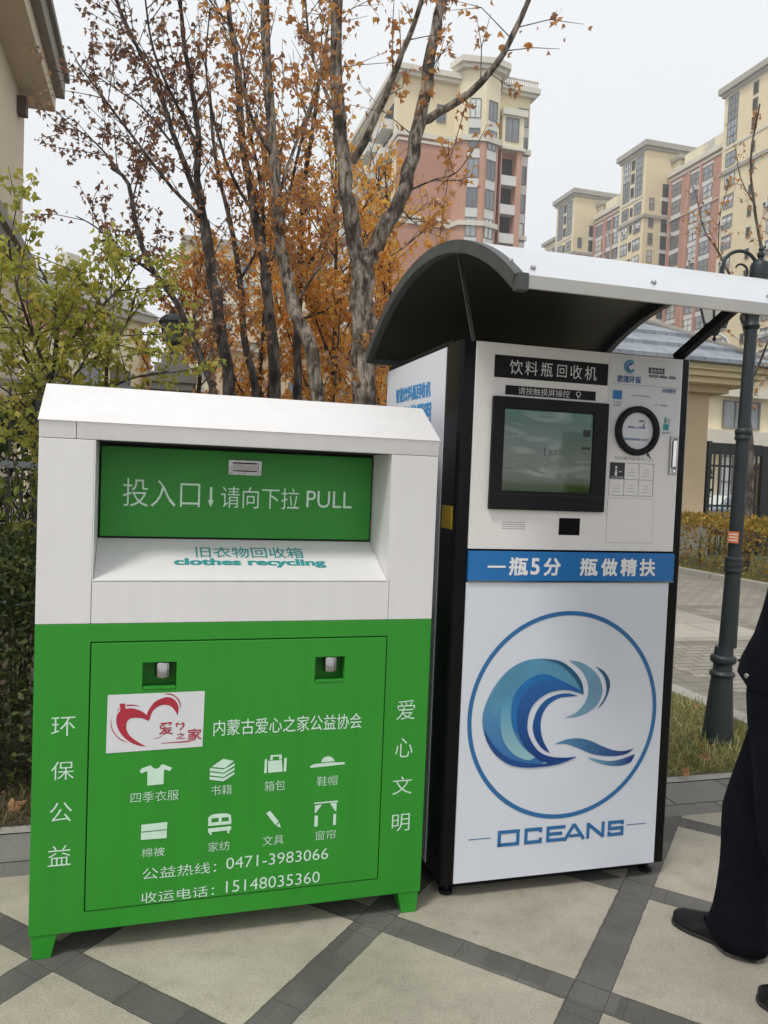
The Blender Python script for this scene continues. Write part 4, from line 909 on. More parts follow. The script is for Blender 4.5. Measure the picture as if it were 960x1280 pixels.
def grown(name, loc, h, spread, nl, label, group, bark, lmat, dens, lsize, r=.05, first=.35, kind='maple', cat='tree', clump=None, zfac=None, tw=(.25,.7), up_b=.45):
    """a whole tree grown from one stem, for those whose limbs the picture does not show one by one"""
    x, y = loc; limbs = []; top = Vector((x+rng.normal()*.15*h/4, y+rng.normal()*.15*h/4, h))
    stem = [Vector((x,y,0)).lerp(top, t)+Vector((rng.normal(), rng.normal(), 0))*.05*h/4*(0 if t == 0 else 1) for t in np.linspace(0,1,7)]
    limbs.append((r, r*.2, [tuple(p) for p in stem]))
    for k in range(nl):
        t = first+(1-first)*(k+rng.random()*.7)/nl*.92; i = min(int(t*6), 5); p = stem[i].lerp(stem[i+1], t*6-i); a = k*2.4+rng.normal()*.3
        out_ = Vector((math.cos(a), math.sin(a), 0))*spread*(1.15-t*.75)*rng.uniform(.7,1.15); up_ = h*.30*(1.25-t)*rng.uniform(.7,1.2)
        limbs.append((r*.42*(1.2-t), .005, [tuple(p), tuple(p+out_*.45+Vector((0,0,up_*.35))), tuple(p+out_*.8+Vector((0,0,up_*.75))), tuple(p+out_+Vector((0,0,up_)))]))
    return tree(name, limbs, label, group, bark, lmat, (x,y,0), dens, lsize, cat, tw, .2, kind, zfac, ground=False, up_b=up_b)

LIMBS = {
    'A': [
        (0.088, 0.08, [(-0.16,5.5,2.19),(-0.19,5.5,2.63),(-0.22,5.5,2.97)]),
        (0.06, 0.025, [(-0.22,5.5,2.97),(-0.3,5.44,3.25),(-0.35,5.39,3.54),(-0.39,5.33,3.88),(-0.42,5.27,4.21),(-0.43,5.21,4.58),(-0.42,5.16,4.93),(-0.4,5.1,5.28)]),
        (0.026, 0.012, [(-0.3,5.42,3.64),(-0.18,5.34,3.84),(-0.06,5.25,4.11),(0.03,5.17,4.32),(0.11,5.08,4.52),(0.16,5.0,4.76)]),
        (0.06, 0.028, [(-0.21,5.5,2.99),(-0.09,5.55,3.23),(0.03,5.6,3.47),(0.1,5.65,3.79),(0.16,5.7,4.17),(0.21,5.75,4.58),(0.27,5.8,4.94),(0.35,5.85,5.37),(0.4,5.9,5.79)]),
        (0.03, 0.013, [(0.17,5.7,4.06),(0.33,5.64,4.13),(0.54,5.58,4.27),(0.69,5.52,4.46),(0.83,5.46,4.77),(0.93,5.4,4.99)]),
        (0.008, 0.003, [(0.07,5.62,3.54),(0.26,5.51,3.59),(0.39,5.41,3.6),(0.48,5.3,3.7)]),
        (0.006, 0.003, [(0.03,5.6,3.42),(0.17,5.5,3.26),(0.35,5.4,3.16)]),
        (0.014, 0.006, [(-0.4,5.4,3.91),(-0.55,5.57,4.25),(-0.66,5.73,4.65),(-0.72,5.9,5.08)]),
    ],
    'B': [
        (0.055, 0.028, [(-0.54,6.0,2.18),(-0.61,6.0,2.53),(-0.74,6.0,2.79),(-0.83,6.0,3.17),(-0.89,6.0,3.58),(-0.92,6.0,3.98),(-0.98,6.0,4.5),(-1.02,6.0,5.01),(-1.05,6.0,5.52)]),
        (0.014, 0.006, [(-0.88,6.0,3.58),(-0.79,6.1,3.97),(-0.64,6.2,4.49),(-0.58,6.3,4.96),(-0.54,6.4,5.39)]),
        (0.013, 0.005, [(-0.91,6.0,3.87),(-1.06,5.87,4.09),(-1.13,5.73,4.36),(-1.2,5.6,4.67)]),
        (0.012, 0.005, [(-0.74,6.0,2.79),(-0.56,6.15,3.16),(-0.46,6.3,3.57)]),
    ],
    'C': [
        (0.05, 0.04, [(-1.29,6.5,2.27),(-1.36,6.5,2.65),(-1.45,6.5,3.09),(-1.53,6.5,3.56)]),
        (0.03, 0.012, [(-1.53,6.5,3.56),(-1.58,6.45,3.86),(-1.57,6.4,4.12),(-1.6,6.35,4.4),(-1.67,6.3,4.8),(-1.71,6.25,5.13),(-1.75,6.2,5.45)]),
        (0.026, 0.01, [(-1.55,6.5,3.63),(-1.75,6.52,4.1),(-1.92,6.54,4.54),(-2.1,6.56,4.89),(-2.31,6.58,5.3),(-2.42,6.6,5.56)]),
        (0.018, 0.006, [(-1.57,6.5,3.59),(-1.82,6.6,3.84),(-2.19,6.7,4.28),(-2.54,6.8,4.71),(-2.75,6.9,4.98)]),
        (0.014, 0.006, [(-1.58,6.4,4.12),(-1.75,6.27,4.42),(-1.87,6.13,4.71),(-1.9,6.0,5.04)]),
        (0.012, 0.005, [(-1.89,6.55,4.49),(-1.95,6.5,4.71),(-2.16,6.45,4.98),(-2.28,6.4,5.26)]),
        (0.01, 0.004, [(-1.83,6.6,4.19),(-2.1,6.7,4.51),(-2.33,6.8,4.68),(-2.57,6.9,4.85)]),
    ],
    'D': [
        (0.032, 0.014, [(-1.51,7.0,2.18),(-1.64,7.0,2.52),(-1.84,7.0,2.96),(-2.05,7.0,3.23),(-2.2,7.0,3.53),(-2.31,7.0,4.0),(-2.46,7.0,4.13)]),
        (0.012, 0.004, [(-2.31,7.0,4.0),(-2.55,7.07,4.29),(-2.79,7.13,4.48),(-3.01,7.2,4.53)]),
        (0.012, 0.004, [(-2.05,7.0,3.23),(-2.35,6.93,3.43),(-2.53,6.87,3.58),(-2.68,6.8,3.65)]),
        (0.008, 0.003, [(-2.28,7.0,3.83),(-2.26,7.15,4.26),(-2.43,7.3,4.6)]),
    ],
    'E': [
        (0.055, 0.02, [(-1.05,7.5,2.32),(-1.12,7.5,2.98),(-1.2,7.5,3.49),(-1.31,7.5,4.0),(-1.44,7.5,4.58),(-1.49,7.5,5.15),(-1.58,7.5,5.65),(-1.65,7.5,6.15)]),
        (0.02, 0.008, [(-1.2,7.5,3.57),(-1.27,7.58,4.25),(-1.42,7.65,4.86),(-1.53,7.72,5.56),(-1.85,7.8,6.03)]),
        (0.018, 0.006, [(-1.29,7.5,3.93),(-1.51,7.42,4.26),(-1.67,7.35,4.72),(-1.74,7.28,5.17),(-1.7,7.2,5.62)]),
        (0.02, 0.007, [(-1.16,7.5,3.35),(-1.04,7.6,3.97),(-0.93,7.7,4.68),(-0.79,7.8,5.29),(-0.91,7.9,5.67)]),
    ],
    'F': [
        (0.04, 0.012, [(-1.33,8.0,2.36),(-1.46,8.0,2.91),(-1.51,8.0,3.46),(-1.65,8.0,4.08),(-1.79,8.0,4.62),(-1.87,8.0,5.23)]),
        (0.018, 0.006, [(-1.51,8.0,3.46),(-1.34,8.07,3.88),(-1.33,8.13,4.53),(-1.44,8.2,5.18)]),
    ],
    'G': [
        (0.05, 0.014, [(-0.97,8.6,2.44),(-0.99,8.6,3.04),(-0.99,8.6,3.79),(-0.98,8.6,4.63),(-0.9,8.6,5.3),(-0.85,8.6,5.8)]),
        (0.02, 0.006, [(-1.0,8.6,3.63),(-0.7,8.5,4.11),(-0.59,8.4,4.66),(-0.64,8.3,5.1)]),
        (0.018, 0.006, [(-0.97,8.6,3.21),(-0.61,8.75,3.42),(-0.46,8.9,3.81)]),
    ],
    'H': [
        (0.016, 0.006, [(-2.12,5.0,1.93),(-2.08,5.0,2.21),(-2.07,5.0,2.45),(-2.13,5.0,2.66),(-2.19,5.0,2.78)]),
        (0.012, 0.005, [(-2.1,5.0,2.06),(-2.16,4.87,2.33),(-2.21,4.73,2.63),(-2.19,4.6,2.82)]),
        (0.012, 0.005, [(-2.07,5.0,2.21),(-1.92,5.1,2.48),(-1.75,5.2,2.71),(-1.69,5.3,2.89)]),
        (0.013, 0.005, [(-1.8,5.1,2.01),(-1.79,5.12,2.29),(-1.78,5.15,2.49),(-1.95,5.17,2.68),(-2.1,5.2,2.84)]),
        (0.01, 0.004, [(-1.79,5.1,2.05),(-1.62,5.2,2.15),(-1.45,5.3,2.2)]),
        (0.01, 0.004, [(-2.12,5.0,1.93),(-2.32,5.05,2.3),(-2.52,5.1,2.62)]),
        (0.009, 0.004, [(-2.16,4.87,2.33),(-2.38,4.85,2.5),(-2.5,4.8,2.55)]),
        (0.009, 0.004, [(-2.1,5.0,1.95),(-1.95,5.0,2.12),(-1.85,5.0,2.3)]),
        (0.009, 0.004, [(-2.12,5.0,1.8),(-2.35,4.95,2.0),(-2.6,4.9,2.15)]),
        (0.009, 0.004, [(-1.79,5.12,2.29),(-1.7,5.2,2.5),(-1.66,5.25,2.72)]),
    ],
    'R': [
        (0.05, 0.035, [(5.01,11.0,1.51),(4.98,11.0,2.17),(4.89,11.0,2.82),(4.88,11.0,3.47),(4.79,11.0,3.9)]),
        (0.03, 0.01, [(4.87,11.0,3.47),(4.98,11.0,4.02),(5.03,11.0,4.56),(4.87,11.0,5.3),(4.76,11.0,6.04),(4.84,11.0,6.79)]),
        (0.02, 0.006, [(4.79,11.0,3.9),(4.64,11.1,4.46),(4.44,11.2,4.91),(4.29,11.3,5.21),(4.19,11.4,5.74)]),
        (0.02, 0.008, [(4.92,11.0,3.04),(5.0,10.8,3.45),(5.08,10.6,4.04)]),
        (0.008, 0.003, [(4.39,11.0,4.8),(4.31,10.8,5.22),(4.31,10.6,5.51)]),
        (0.01, 0.003, [(4.87,11.0,5.41),(4.71,11.2,5.9),(4.71,11.4,6.42)]),
    ],
}
M['lf_or'] = leafmat('orange_leaves', [(.74,.33,.06),(.82,.43,.08),(.85,.53,.14),(.66,.28,.06),(.82,.55,.20),(.76,.39,.09)], .62)
M['lf_br'] = leafmat('brown_leaves', [(.44,.20,.09),(.64,.29,.08),(.34,.18,.12),(.56,.30,.15),(.70,.38,.12),(.60,.27,.07)], .58)
M['lf_dk'] = leafmat('dry_dark_leaves', [(.20,.12,.095),(.34,.17,.09),(.16,.105,.09),(.42,.21,.09),(.27,.17,.13)], .45)
M['lf_gr'] = leafmat('green_maple_leaves', [(.34,.38,.07),(.50,.50,.10),(.30,.33,.07),(.62,.55,.13),(.43,.45,.08),(.65,.48,.12)], .62)
M['lf_sh'] = leafmat('shrub_leaves', [(.07,.115,.018),(.13,.17,.025),(.20,.23,.03),(.06,.09,.02),(.24,.20,.03)], .3)
M['lf_hd'] = leafmat('dark_hedge_leaves', [(.025,.042,.012),(.05,.075,.018),(.09,.115,.025),(.035,.05,.014),(.11,.11,.03)], .2)
M['lf_ye'] = leafmat('yellow_hedge_leaves', [(.30,.22,.03),(.42,.28,.035),(.22,.22,.035),(.48,.30,.05),(.36,.17,.03),(.15,.16,.03)], .3)
GT = 'autumn maples behind the bins'
zo = lambda z: max(.34, min(1.5, 1.9-(z-2.2)*.60))
tree('maple_tree', LIMBS['A'], 'thick grey-barked maple forking just left of the canopy with a few dry brown leaves', GT, M['bark3'], M['lf_br'], (-.16,5.5,0), 1.2, .052, tw=(.2,.6), start=.35, up_b=.2, zfac=lambda z: 1.5 if z < 4.2 else .7)
tree('maple_tree', LIMBS['B'], 'leaning pale-barked maple trunk left of the forked tree, orange leaves', GT, M['bark3'], M['lf_br'], (-.54,6.0,0), 1.6, .050, start=.25, zfac=zo)
tree('maple_tree', LIMBS['C'], 'slender dark maple fanning into many bare limbs over the white bin', GT, M['bark2'], M['lf_dk'], (-1.29,6.5,0), 1.15, .048, start=.12, zfac=lambda z: 1.0)
tree('maple_tree', LIMBS['D'], 'thin maple leaning far left with dark reddish leaves against the sky', GT, M['bark2'], M['lf_dk'], (-1.51,7.0,0), 1.4, .050, start=.2, zfac=lambda z: 1.25)
tree('maple_tree', LIMBS['E'], 'tall upright dark maple in the middle of the group, brown leaves', GT, M['bark2'], M['lf_br'], (-1.05,7.5,0), 1.35, .052, start=.12, zfac=zo)
tree('maple_tree', LIMBS['F'], 'thin dark-stemmed maple behind the fan-shaped tree', GT, M['bark2'], M['lf_br'], (-1.33,8.0,0), 1.4, .054, start=.12, zfac=zo)
tree('maple_tree', LIMBS['G'], 'dark straight maple behind the leaning pale trunk, orange leaves', GT, M['bark2'], M['lf_or'], (-.97,8.6,0), 2.2, .058, start=.1, zfac=zo)
for k, (x, y, h, sp, lb) in enumerate([(-.62,9.2,5.2,1.0,'dense orange maple low behind the forked trunk'), (-1.55,9.9,5.4,1.1,'dense orange maple filling the gap behind the thin dark stems'),
                                   (.25,10.4,5.3,1.1,'orange maple showing between the forked trunk and the canopy'), (-2.5,10.6,4.4,.9,'small orange maple behind the lantern pillar'), (-.4,12.2,6.2,1.4,'farthest orange maple of the group')]):
    grown('maple_tree', (x,y), h, sp, 16, lb, GT, M['bark2'], M['lf_or'], 1.35, .066, .05, .22, tw=(.25,.6), zfac=lambda z: 1.3 if z < 4.4 else .5)
tree('young_maple', LIMBS['H'], 'young green maple rising above the dark hedge left of the bin', None, M['bark2'], M['lf_gr'], (-2.12,5.0,0), 2.6, .050, start=.02, tw=(.2,.6), up_b=.15)
kR_ = 15.5/11
LIMBS['R'] = [(a*kR_, b_*kR_, [(x*kR_, y*kR_, 1.55+(z-1.55)*kR_) for x, y, z in P]) for a, b_, P in LIMBS['R']]
tree('bare_tree', LIMBS['R'], 'nearly bare young tree with a few curled leaves behind the street lamp', None, M['bark'], M['lf_br'], (5.01*kR_,15.5,0), .30, .085, start=.25, tw=(.3,.8), up_b=.35)
# shrubs left of the bin: pale stems, yellow-green leaves
def shrub(name, x, y, h, w_, n, label, group, lmat, lsize, stems=7, kind='oval'):
    root = empty(name, (x,y,0), 0, label, 'shrub', group); wood = MB(); pos = []; tips = []
    for k in range(stems):
        a = 2*PI*k/stems+rng.normal()*.4; e = Vector((math.cos(a)*w_*rng.uniform(.3,1), math.sin(a)*w_*rng.uniform(.3,1), h*rng.uniform(.75,1.05))); m_ = e*.5+Vector((rng.normal()*.05, rng.normal()*.05, h*.05)); 
        wood.tube([(math.cos(a)*.03, math.sin(a)*.03, -.02), m_, e], [.009,.006,.003], 6)
        for j in range(n//stems):
            f = rng.uniform(.25,1.05); p = (m_*(f*2) if f < .5 else m_.lerp(e, (f-.5)*2)); p = Vector(p)+rv()*rng.uniform(.02,.2)*w_*1.4
            if p.z < .05: continue
            pos.append(tuple(p)); tips.append(tuple(rv()+Vector((0,0,-.2))))
    wood.build('stems', M['bark'], root, weld=False)
    leaf_mesh('foliage', np.array(pos), np.array(tips), lsize*rng.uniform(.6,1.2,len(pos)), lmat, root, kind); return root
GS = 'shrubs behind the left hedge'
for x, y, h, w_, n, lb in [(-2.15,4.75,1.75,.34,420,'leggy yellow-green shrub beside the bin, against the dark fence'), (-2.75,4.9,1.9,.35,420,'leafy shrub at the left edge of the picture before the fence'),
                           (-1.55,5.0,1.7,.35,380,'green shrub hidden mostly behind the bin roof'), (-2.45,4.45,1.45,.36,460,'low bushy shrub just above the dark hedge')]:
    shrub('leafy_shrub', x, y, h, w_, n, lb, GS, M['lf_sh'], .075)
def hedge(name, u0, u1, v0, v1, h, n, label, lmat, lsize, lump=.12, core=(.02,.02,.012), group=None, kind='d'):
    """clipped hedge: twiggy dark core and a shell of leaves with an uneven top"""
    root = empty(name, U((u0+u1)/2, (v0+v1)/2, 0), YAW, label, 'hedge', group); hu, hv = (u1-u0)/2, (v1-v0)/2
    ph = rng.uniform(0, 6, 6)
    def top(u, v): return h*(1+lump*(.5*np.sin(u*3.1+ph[0])+.35*np.sin(u*7.3+ph[1]+v*2)+.3*np.sin(v*5.1+ph[2])+.2*np.sin(u*17+ph[3])))
    uu = rng.uniform(-hu, hu, n); vv = rng.uniform(-hv, hv, n); tt = top(uu, vv); zz = np.where(rng.random(n) < .45, tt*(1-rng.random(n)**2*.18), tt*rng.uniform(.03,1,n))
    side = rng.random(n) < .6; vv = np.where(side & (zz < tt*.9), -hv+np.abs(rng.normal(size=n))*.10*hv*2-rng.random(n)*.05, vv)
    pos = np.stack([uu, vv, zz], 1)+rng.normal(size=(n,3))*.02; tips = rng.normal(size=(n,3))+np.array([0,-.35,.35])
    leaf_mesh('foliage', pos, tips, lsize*rng.uniform(.6,1.25,n), lmat, root, kind)
    b = MB(); nu = max(2, int((u1-u0)/.5))
    for i in range(int((u1-u0)*22)):
        x, y = rng.uniform(-hu,hu), rng.uniform(-hv*.85,hv*.85); z = float(top(x,y))*.85
        b.tube([(x,y,-.02),(x+rng.normal()*.06,y+rng.normal()*.06,z*.5),(x+rng.normal()*.12,y+rng.normal()*.1,z)], [.008,.006,.003], 5, caps=False)
    tag(b.build('branches', M['bark2'], root, weld=False), kind='stuff'); return root
hedge('box_hedge', -4.2, .6, 4.02, 4.75, 1.14, 60000, 'dark green clipped hedge running behind the white and green bin', M['lf_hd'], .042, .10)
hedge('privet_hedge', 9.72, 11.3, 5.5, 25, 1.02, 46000, 'yellow and green autumn hedge along the far side of the road', M['lf_ye'], .085, .10)
# grass: lawn patch and the far verge
def blades(name, n, u0, u1, v0, v1, h, cols, label):
    m = leafmat(name+'_blades', cols, .3); u = rng.uniform(u0,u1,n); v = rng.uniform(v0,v1,n); base = np.stack([u*CY-v*SY, u*SY+v*CY, np.zeros(n)], 1)
    clump = np.sin(u*6+v*3)*.5+np.sin(v*9-u*2)*.5; lean = rng.normal(size=(n,2))*np.where(clump > .1, .9, .45)[:,None]
    L_ = h*rng.uniform(.5,1.4,n); d = np.stack([lean[:,0], lean[:,1], np.ones(n)], 1); d /= np.linalg.norm(d, axis=1, keepdims=True)
    mid = base+d*L_[:,None]*.55; d2 = d+np.stack([lean[:,0]*.9, lean[:,1]*.9, -.35*np.ones(n)], 1); d2 /= np.linalg.norm(d2, axis=1, keepdims=True); tp = mid+d2*L_[:,None]*.5
    tp[:,2] = np.maximum(tp[:,2], .012); a = rng.uniform(0,2*PI,n); wd = np.stack([np.cos(a), np.sin(a), np.zeros(n)], 1)*.0028
    P = np.stack([base-wd, base+wd, mid+wd*.8, mid-wd*.8, tp], 1); me = bpy.data.meshes.new(name); me.vertices.add(n*5); me.vertices.foreach_set('co', P.astype(np.float32).ravel())
    idx = np.concatenate([np.stack([np.arange(n)*5+i for i in (0,1,2,3)], 1), np.stack([np.arange(n)*5+i for i in (3,2,4)], 1)], 1).ravel()
    me.loops.add(n*7); me.loops.foreach_set('vertex_index', idx.astype(np.int32)); me.polygons.add(n*2)
    ls = np.stack([np.arange(n)*7, np.arange(n)*7+4], 1).ravel(); me.polygons.foreach_set('loop_start', ls.astype(np.int32))
    me.materials.append(m); me.update(calc_edges=True); me.validate()
    o = bpy.data.objects.new(name, me); COL.objects.link(o); return tag(o, label, 'grass', None, 'stuff')
GC = [(.12,.17,.03),(.20,.23,.04),(.36,.32,.11),(.52,.45,.21),(.15,.16,.035),(.32,.28,.08),(.60,.53,.30)]
blades('lawn_grass', 26000, 1.27, 3.82, 3.67, 8.2, .085, GC, 'green and straw-coloured tufted grass around the foot of the street lamp')
blades('verge_grass', 14000, 9.7, 10.0, 6, 20, .14, [(.16,.17,.03),(.26,.25,.05),(.36,.30,.09),(.12,.13,.03)], 'strip of grass between the far kerb and the yellow hedge')
blades('bed_grass', 5000, -4, -.3, 3.66, 4.05, .07, [(.12,.12,.04),(.25,.20,.10),(.09,.10,.03),(.20,.15,.07)], 'sparse dry grass along the foot of the dark hedge')
# fallen leaves
M['lf_fall'] = leafmat('fallen_leaf', [(.30,.15,.06),(.40,.22,.10),(.22,.10,.05)], .2)
for i, (x, y, z, s, lb) in enumerate([(-1.62,3.50,.012,.085,'curled tan fallen leaf on the paving left of the bin'), (1.66,4.22,.03,.075,'reddish fallen leaf on the lawn edge beside the machine'), (1.86,4.45,.04,.06,'small yellow leaf lying in the grass before the lamp')]):
    o = leaf_mesh('fallen_leaf', np.array([(0,0,0.0),(.02,.01,.012)]), np.array([(.6,.5,.25),(-.5,.7,.3)]), np.array([s, s*.7]), M['lf_fall']); o.location = (x,y,z); tag(o, lb, 'leaf')

# leaf litter on the beds and the lawn
n_ = 420; uu = np.where(rng.random(n_) < .6, rng.uniform(-4.5,1.0,n_), rng.uniform(1.3,3.7,n_)); vv = np.where(uu < 1.1, rng.uniform(3.7,4.6,n_), rng.uniform(3.75,7.5,n_))
o = leaf_mesh('leaf_litter', np.stack([uu*CY-vv*SY, uu*SY+vv*CY, np.where(uu < 1.1, .015, .05)+rng.random(n_)*.02], 1), np.stack([rng.normal(size=n_), rng.normal(size=n_), rng.normal(size=n_)*.25], 1), rng.uniform(.025,.048,n_), M['lf_fall'])
tag(o, 'scattered dry brown leaves on the lawn and under the dark hedge', 'fallen leaves', None, 'stuff')

shrub('evergreen_shrub', *U(12.85, 16.9)[:2], 2.0, .42, 2600, 'dark evergreen shrub inside the black gate beside the gatehouse', None, M['lf_hd'], .10, 9)
shrub('autumn_shrub', *U(15.2, 21)[:2], 3.4, .8, 1400, 'loose golden shrub behind the gate, left of the lamp post', None, M['lf_ye'], .13, 10)
# ------------------------------------------------------------------ buildings
M['ystucco'] = mat('yellow_stucco', (.76,.645,.42), .9, .06, .25)
M['ystucco2'] = mat('pale_yellow_stucco', (.78,.69,.49), .9, .06, .25)
M['brick'] = mat('terracotta_brick', (.46,.235,.165), .9, .10, .4, .1, 8)
M['brick2'] = mat('pale_terracotta_brick', (.53,.30,.215), .9, .08, .35)
M['trimst'] = mat('pale_stone_trim', (.66,.62,.52), .9, .06, .5)
M['cornice'] = mat('grey_cornice', (.38,.355,.30), .9, .1, .5)
M['wpanel'] = mat('white_wall_panel', (.66,.65,.62), .8, .05, .6)
M['pane'] = glassmat('window_glass', (.23,.25,.265), .06)  # base colour raised to stand in for sky reflected in the glass
M['pane2'] = glassmat('tall_window_glass', (.28,.31,.335), .06)  # reflected sky put into the base colour here too
M['wframe'] = mat('window_frame', (.20,.19,.175), .6, .1, 1)
M['shade'] = mat('dark_interior', (.035,.030,.027), .9, .2, 1)  # near-black for shade in openings; also a door and fan grilles
M['tan'] = mat('tan_stucco', (.60,.47,.31), .92, .07, .9, .15, 30)
M['beige'] = mat('beige_render', (.62,.535,.415), .92, .10, .5, .25, 25)
M['greystone'] = mat('grey_stone', (.27,.25,.215), .9, .15, 3, .3, 30)
M['rail'] = mat('painted_rail', (.16,.165,.17), .5, .15, 8)
M['ironbk'] = mat('black_iron', (.012,.013,.014), .5, .2, 10)

def part(name, m, root, boxes, bevel=0):
    """every box a part of its own, except for railings, which are one pattern"""
    one = name in ('bars', 'parapet'); o = None; b = MB()
    for q in boxes:
        b.box(*q)
        if not one: o = b.build(name, m, root, bevel); b = MB()
    return b.build(name, m, root, bevel) if one else o
WIN = {}
def window_mesh(w_, h_, cols, rows, key):
    """a frame standing 3 cm proud of the wall with recessed panes; local x along wall, y outward negative"""
    b = MB(); t = .07
    b.plate(0, w_, 0, h_, [(t+(w_-t)/cols*i, (w_-t)/cols*(i+1), t+(h_-t)/rows*j, (h_-t)/rows*(j+1)) for i in range(cols) for j in range(rows)], -.10, .02, 0)
    b.box(t*.4, w_-t*.4, -.03, .01, t*.4, h_-t*.4, 1)
    return b
def window(root, face, s, z, w_, h_, cols=2, rows=2, glass='pane', plane=0.0):
    """face 'v': wall facing -v at local v=plane, s = u start;  face 'u': wall facing -u at local u=plane, s = v of its far end"""
    key = (round(w_,2), round(h_,2), cols, rows, glass)
    if key not in WIN:
        o = window_mesh(w_, h_, cols, rows, key).build('window', [M['wframe'], M[glass]], root); WIN[key] = o.data
    else:
        o = bpy.data.objects.new('window', WIN[key]); COL.objects.link(o); o.parent = root
    if face == 'v': o.location = (s, plane-.012, z)
    else: o.location = (plane-.012, s, z); o.rotation_euler = (0,0,-PI/2)
    return o
def flat_block(nm, v0, v1, label, tallwin=True, full=True):
    """projecting yellow tower of the long block on the right, aligned with the street frame; front faces -u"""
    Lv = v1-v0; root = empty('apartment_tower', U(80, v0, 0), YAW, label, 'apartment block', 'apartment towers beyond the gate')
    Hh = 60.6
    part('wall', M['ystucco'], root, [(0, 14, 0, Lv, 0, Hh)])
    part('cornice', M['cornice'], root, [(-.75, 14.6, -.75, Lv+.75, Hh+.002, Hh+.9), (-.35, 14.3, -.35, Lv+.35, Hh-.5, Hh)])
    part('string_course', M['cornice'], root, [(-.30, 4.6, -.30, Lv+.30, 48.55, 49.1)]+[(-.2, 4.6, -.2, Lv+.2, 30.5, 30.9)])
    part('cornice', M['trimst'], root, [(-.12, -.001, .6, Lv-.6, 59.9, 60.35), (-.12, -.001, .6, Lv-.6, 52.2, 52.6)])
    a1, a2 = .9, Lv-3.0                                     # near and far window columns
    for a in (a1, a2):
        for k, z in enumerate((52.8, 56.3)): window(root, 'u', a+2.1, z, 2.1, 3.45, 3, 3, 'pane2')
        for f in range(12):
            z = 49.6-3*f if f == 0 else 49.6-3*f-.2
            if z < 14: break
            window(root, 'u', a+2.1, z, 2.1, 2.0, 2, 2)
        part('spandrel', M['wpanel'], root, [(-.06, -.001, a, a+2.1, 48.2-3*f-1.0, 48.2-3*f-.25) for f in range(11)])
    am = (a1+a2+2.1)/2-.5
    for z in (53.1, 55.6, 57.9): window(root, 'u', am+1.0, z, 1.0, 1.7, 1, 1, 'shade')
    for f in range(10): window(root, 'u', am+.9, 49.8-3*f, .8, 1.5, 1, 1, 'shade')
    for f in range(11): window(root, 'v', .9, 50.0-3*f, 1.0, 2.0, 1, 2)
    # loggias painted as flat dark shade and lower red wing on the side that faces the street
    part('side_wing', M['ystucco2'], root, [(5.2, 9, -2.2, -.002, 49.1, 58.4)])
    part('side_wing_base', M['brick2'], root, [(5.2, 9, -2.2, -.003, 0, 48.5)])
    part('wing_cornice', M['cornice'], root, [(4.7, 9.4, -2.7, -.004, 58.402, 59.1), (5.0, 9.2, -2.4, -.004, 48.502, 49.098)])
    for f in range(12): window(root, 'v', 3.4, 52.4-3*f, 1.3, 2.3, 1, 1, 'shade')
    part('ledge', M['wpanel'], root, [(3.3, 4.9, -.25, -.001, 51.7-3*f, 52.3-3*f) for f in range(11)])
    for f in range(0, 11, 2):
        for a in (a1, a2): ac_unit(root, -.55, a+.5+.6*(f % 3), 47.0-3*f)
    return root
def ac_unit(root, u, v, z):
    b = MB(); b.box(u, u+.5, v, v+.9, z, z+.65); b.lathe([(.05,0),(.26,0),(.26,.02)], (u-.02, v+.42, z+.33), 14, mi=1, axis=0); b.build('air_conditioner', [M['wpanel'], M['shade']], root)
def brick_block(nm, v0, v1, label):
    Lv = v1-v0; root = empty('apartment_block', U(84.5, v0, 0), YAW, label, 'apartment block', 'apartment towers beyond the gate')
    part('wall', M['brick'], root, [(0, 12, 0, Lv, 0, 55.6)])
    part('cornice', M['trimst'], root, [(-.5, 12, 0, Lv, 55.602, 56.4), (-.2, -.001, 0, Lv, 54.9, 55.3)])
    b = MB(); b.prism([(.4,56.402),(11,56.402),(6,60.2),(3,60.2)], 1, 0, Lv); 
    b.build('roof', M['cornice'], root)
    part('dormer', M['ystucco2'], root, [(.8, 3, Lv*.2, Lv*.45, 56.403, 58.6), (.8, 3, Lv*.6, Lv*.85, 56.403, 58.6)])
    cols = [Lv*.13, Lv*.40, Lv*.56, Lv*.82] if Lv > 15 else [Lv*.14, Lv*.60]
    for c_ in cols:
        for f in range(12): window(root, 'u', c_+2.3, 52.0-3*f, 2.3, 2.1, 2, 2)
        part('spandrel', M['wpanel'], root, [(-.08, -.001, c_-.15, c_+2.45, 51.1-3*f, 51.85-3*f) for f in range(12)]+[(-.10, -.001, c_-.2, c_+2.5, 54.15, 54.5)])
    for f in range(0, 12):
        for q, c_ in enumerate(cols):
            if (f*3+q*2) % 4 == 0: ac_unit(root, -.6, c_+.5+.35*(f % 4), 51.15-3*f)
    part('pilaster', M['brick2'], root, [(-.25, -.001, c_+2.7, c_+3.1, 15, 55) for c_ in cols])
    part('lower_cornice', M['trimst'], root, [(-.25, -.002, 0, Lv, 47.95, 48.1)])
    return root
flat_block('T3', 90.5, 103.6, 'nearest yellow apartment tower of the right-hand row, cut by the right edge')
brick_block('R2', 103.7, 123.0, 'red brick apartment block between the two nearest yellow towers')
flat_block('T2', 123.3, 131.1, 'yellow apartment tower in the middle of the right-hand row')
brick_block('R1', 131.3, 147.5, 'red brick apartment block between the middle and far yellow towers')
flat_block('T1', 147.9, 155.6, 'far yellow apartment tower at the left end of the right-hand row')
r_ = empty('apartment_block', U(80.5, 156.2, 0), YAW, 'small stepped yellow roof end just above the canopy, farthest of the row', 'apartment block', 'apartment towers beyond the gate')
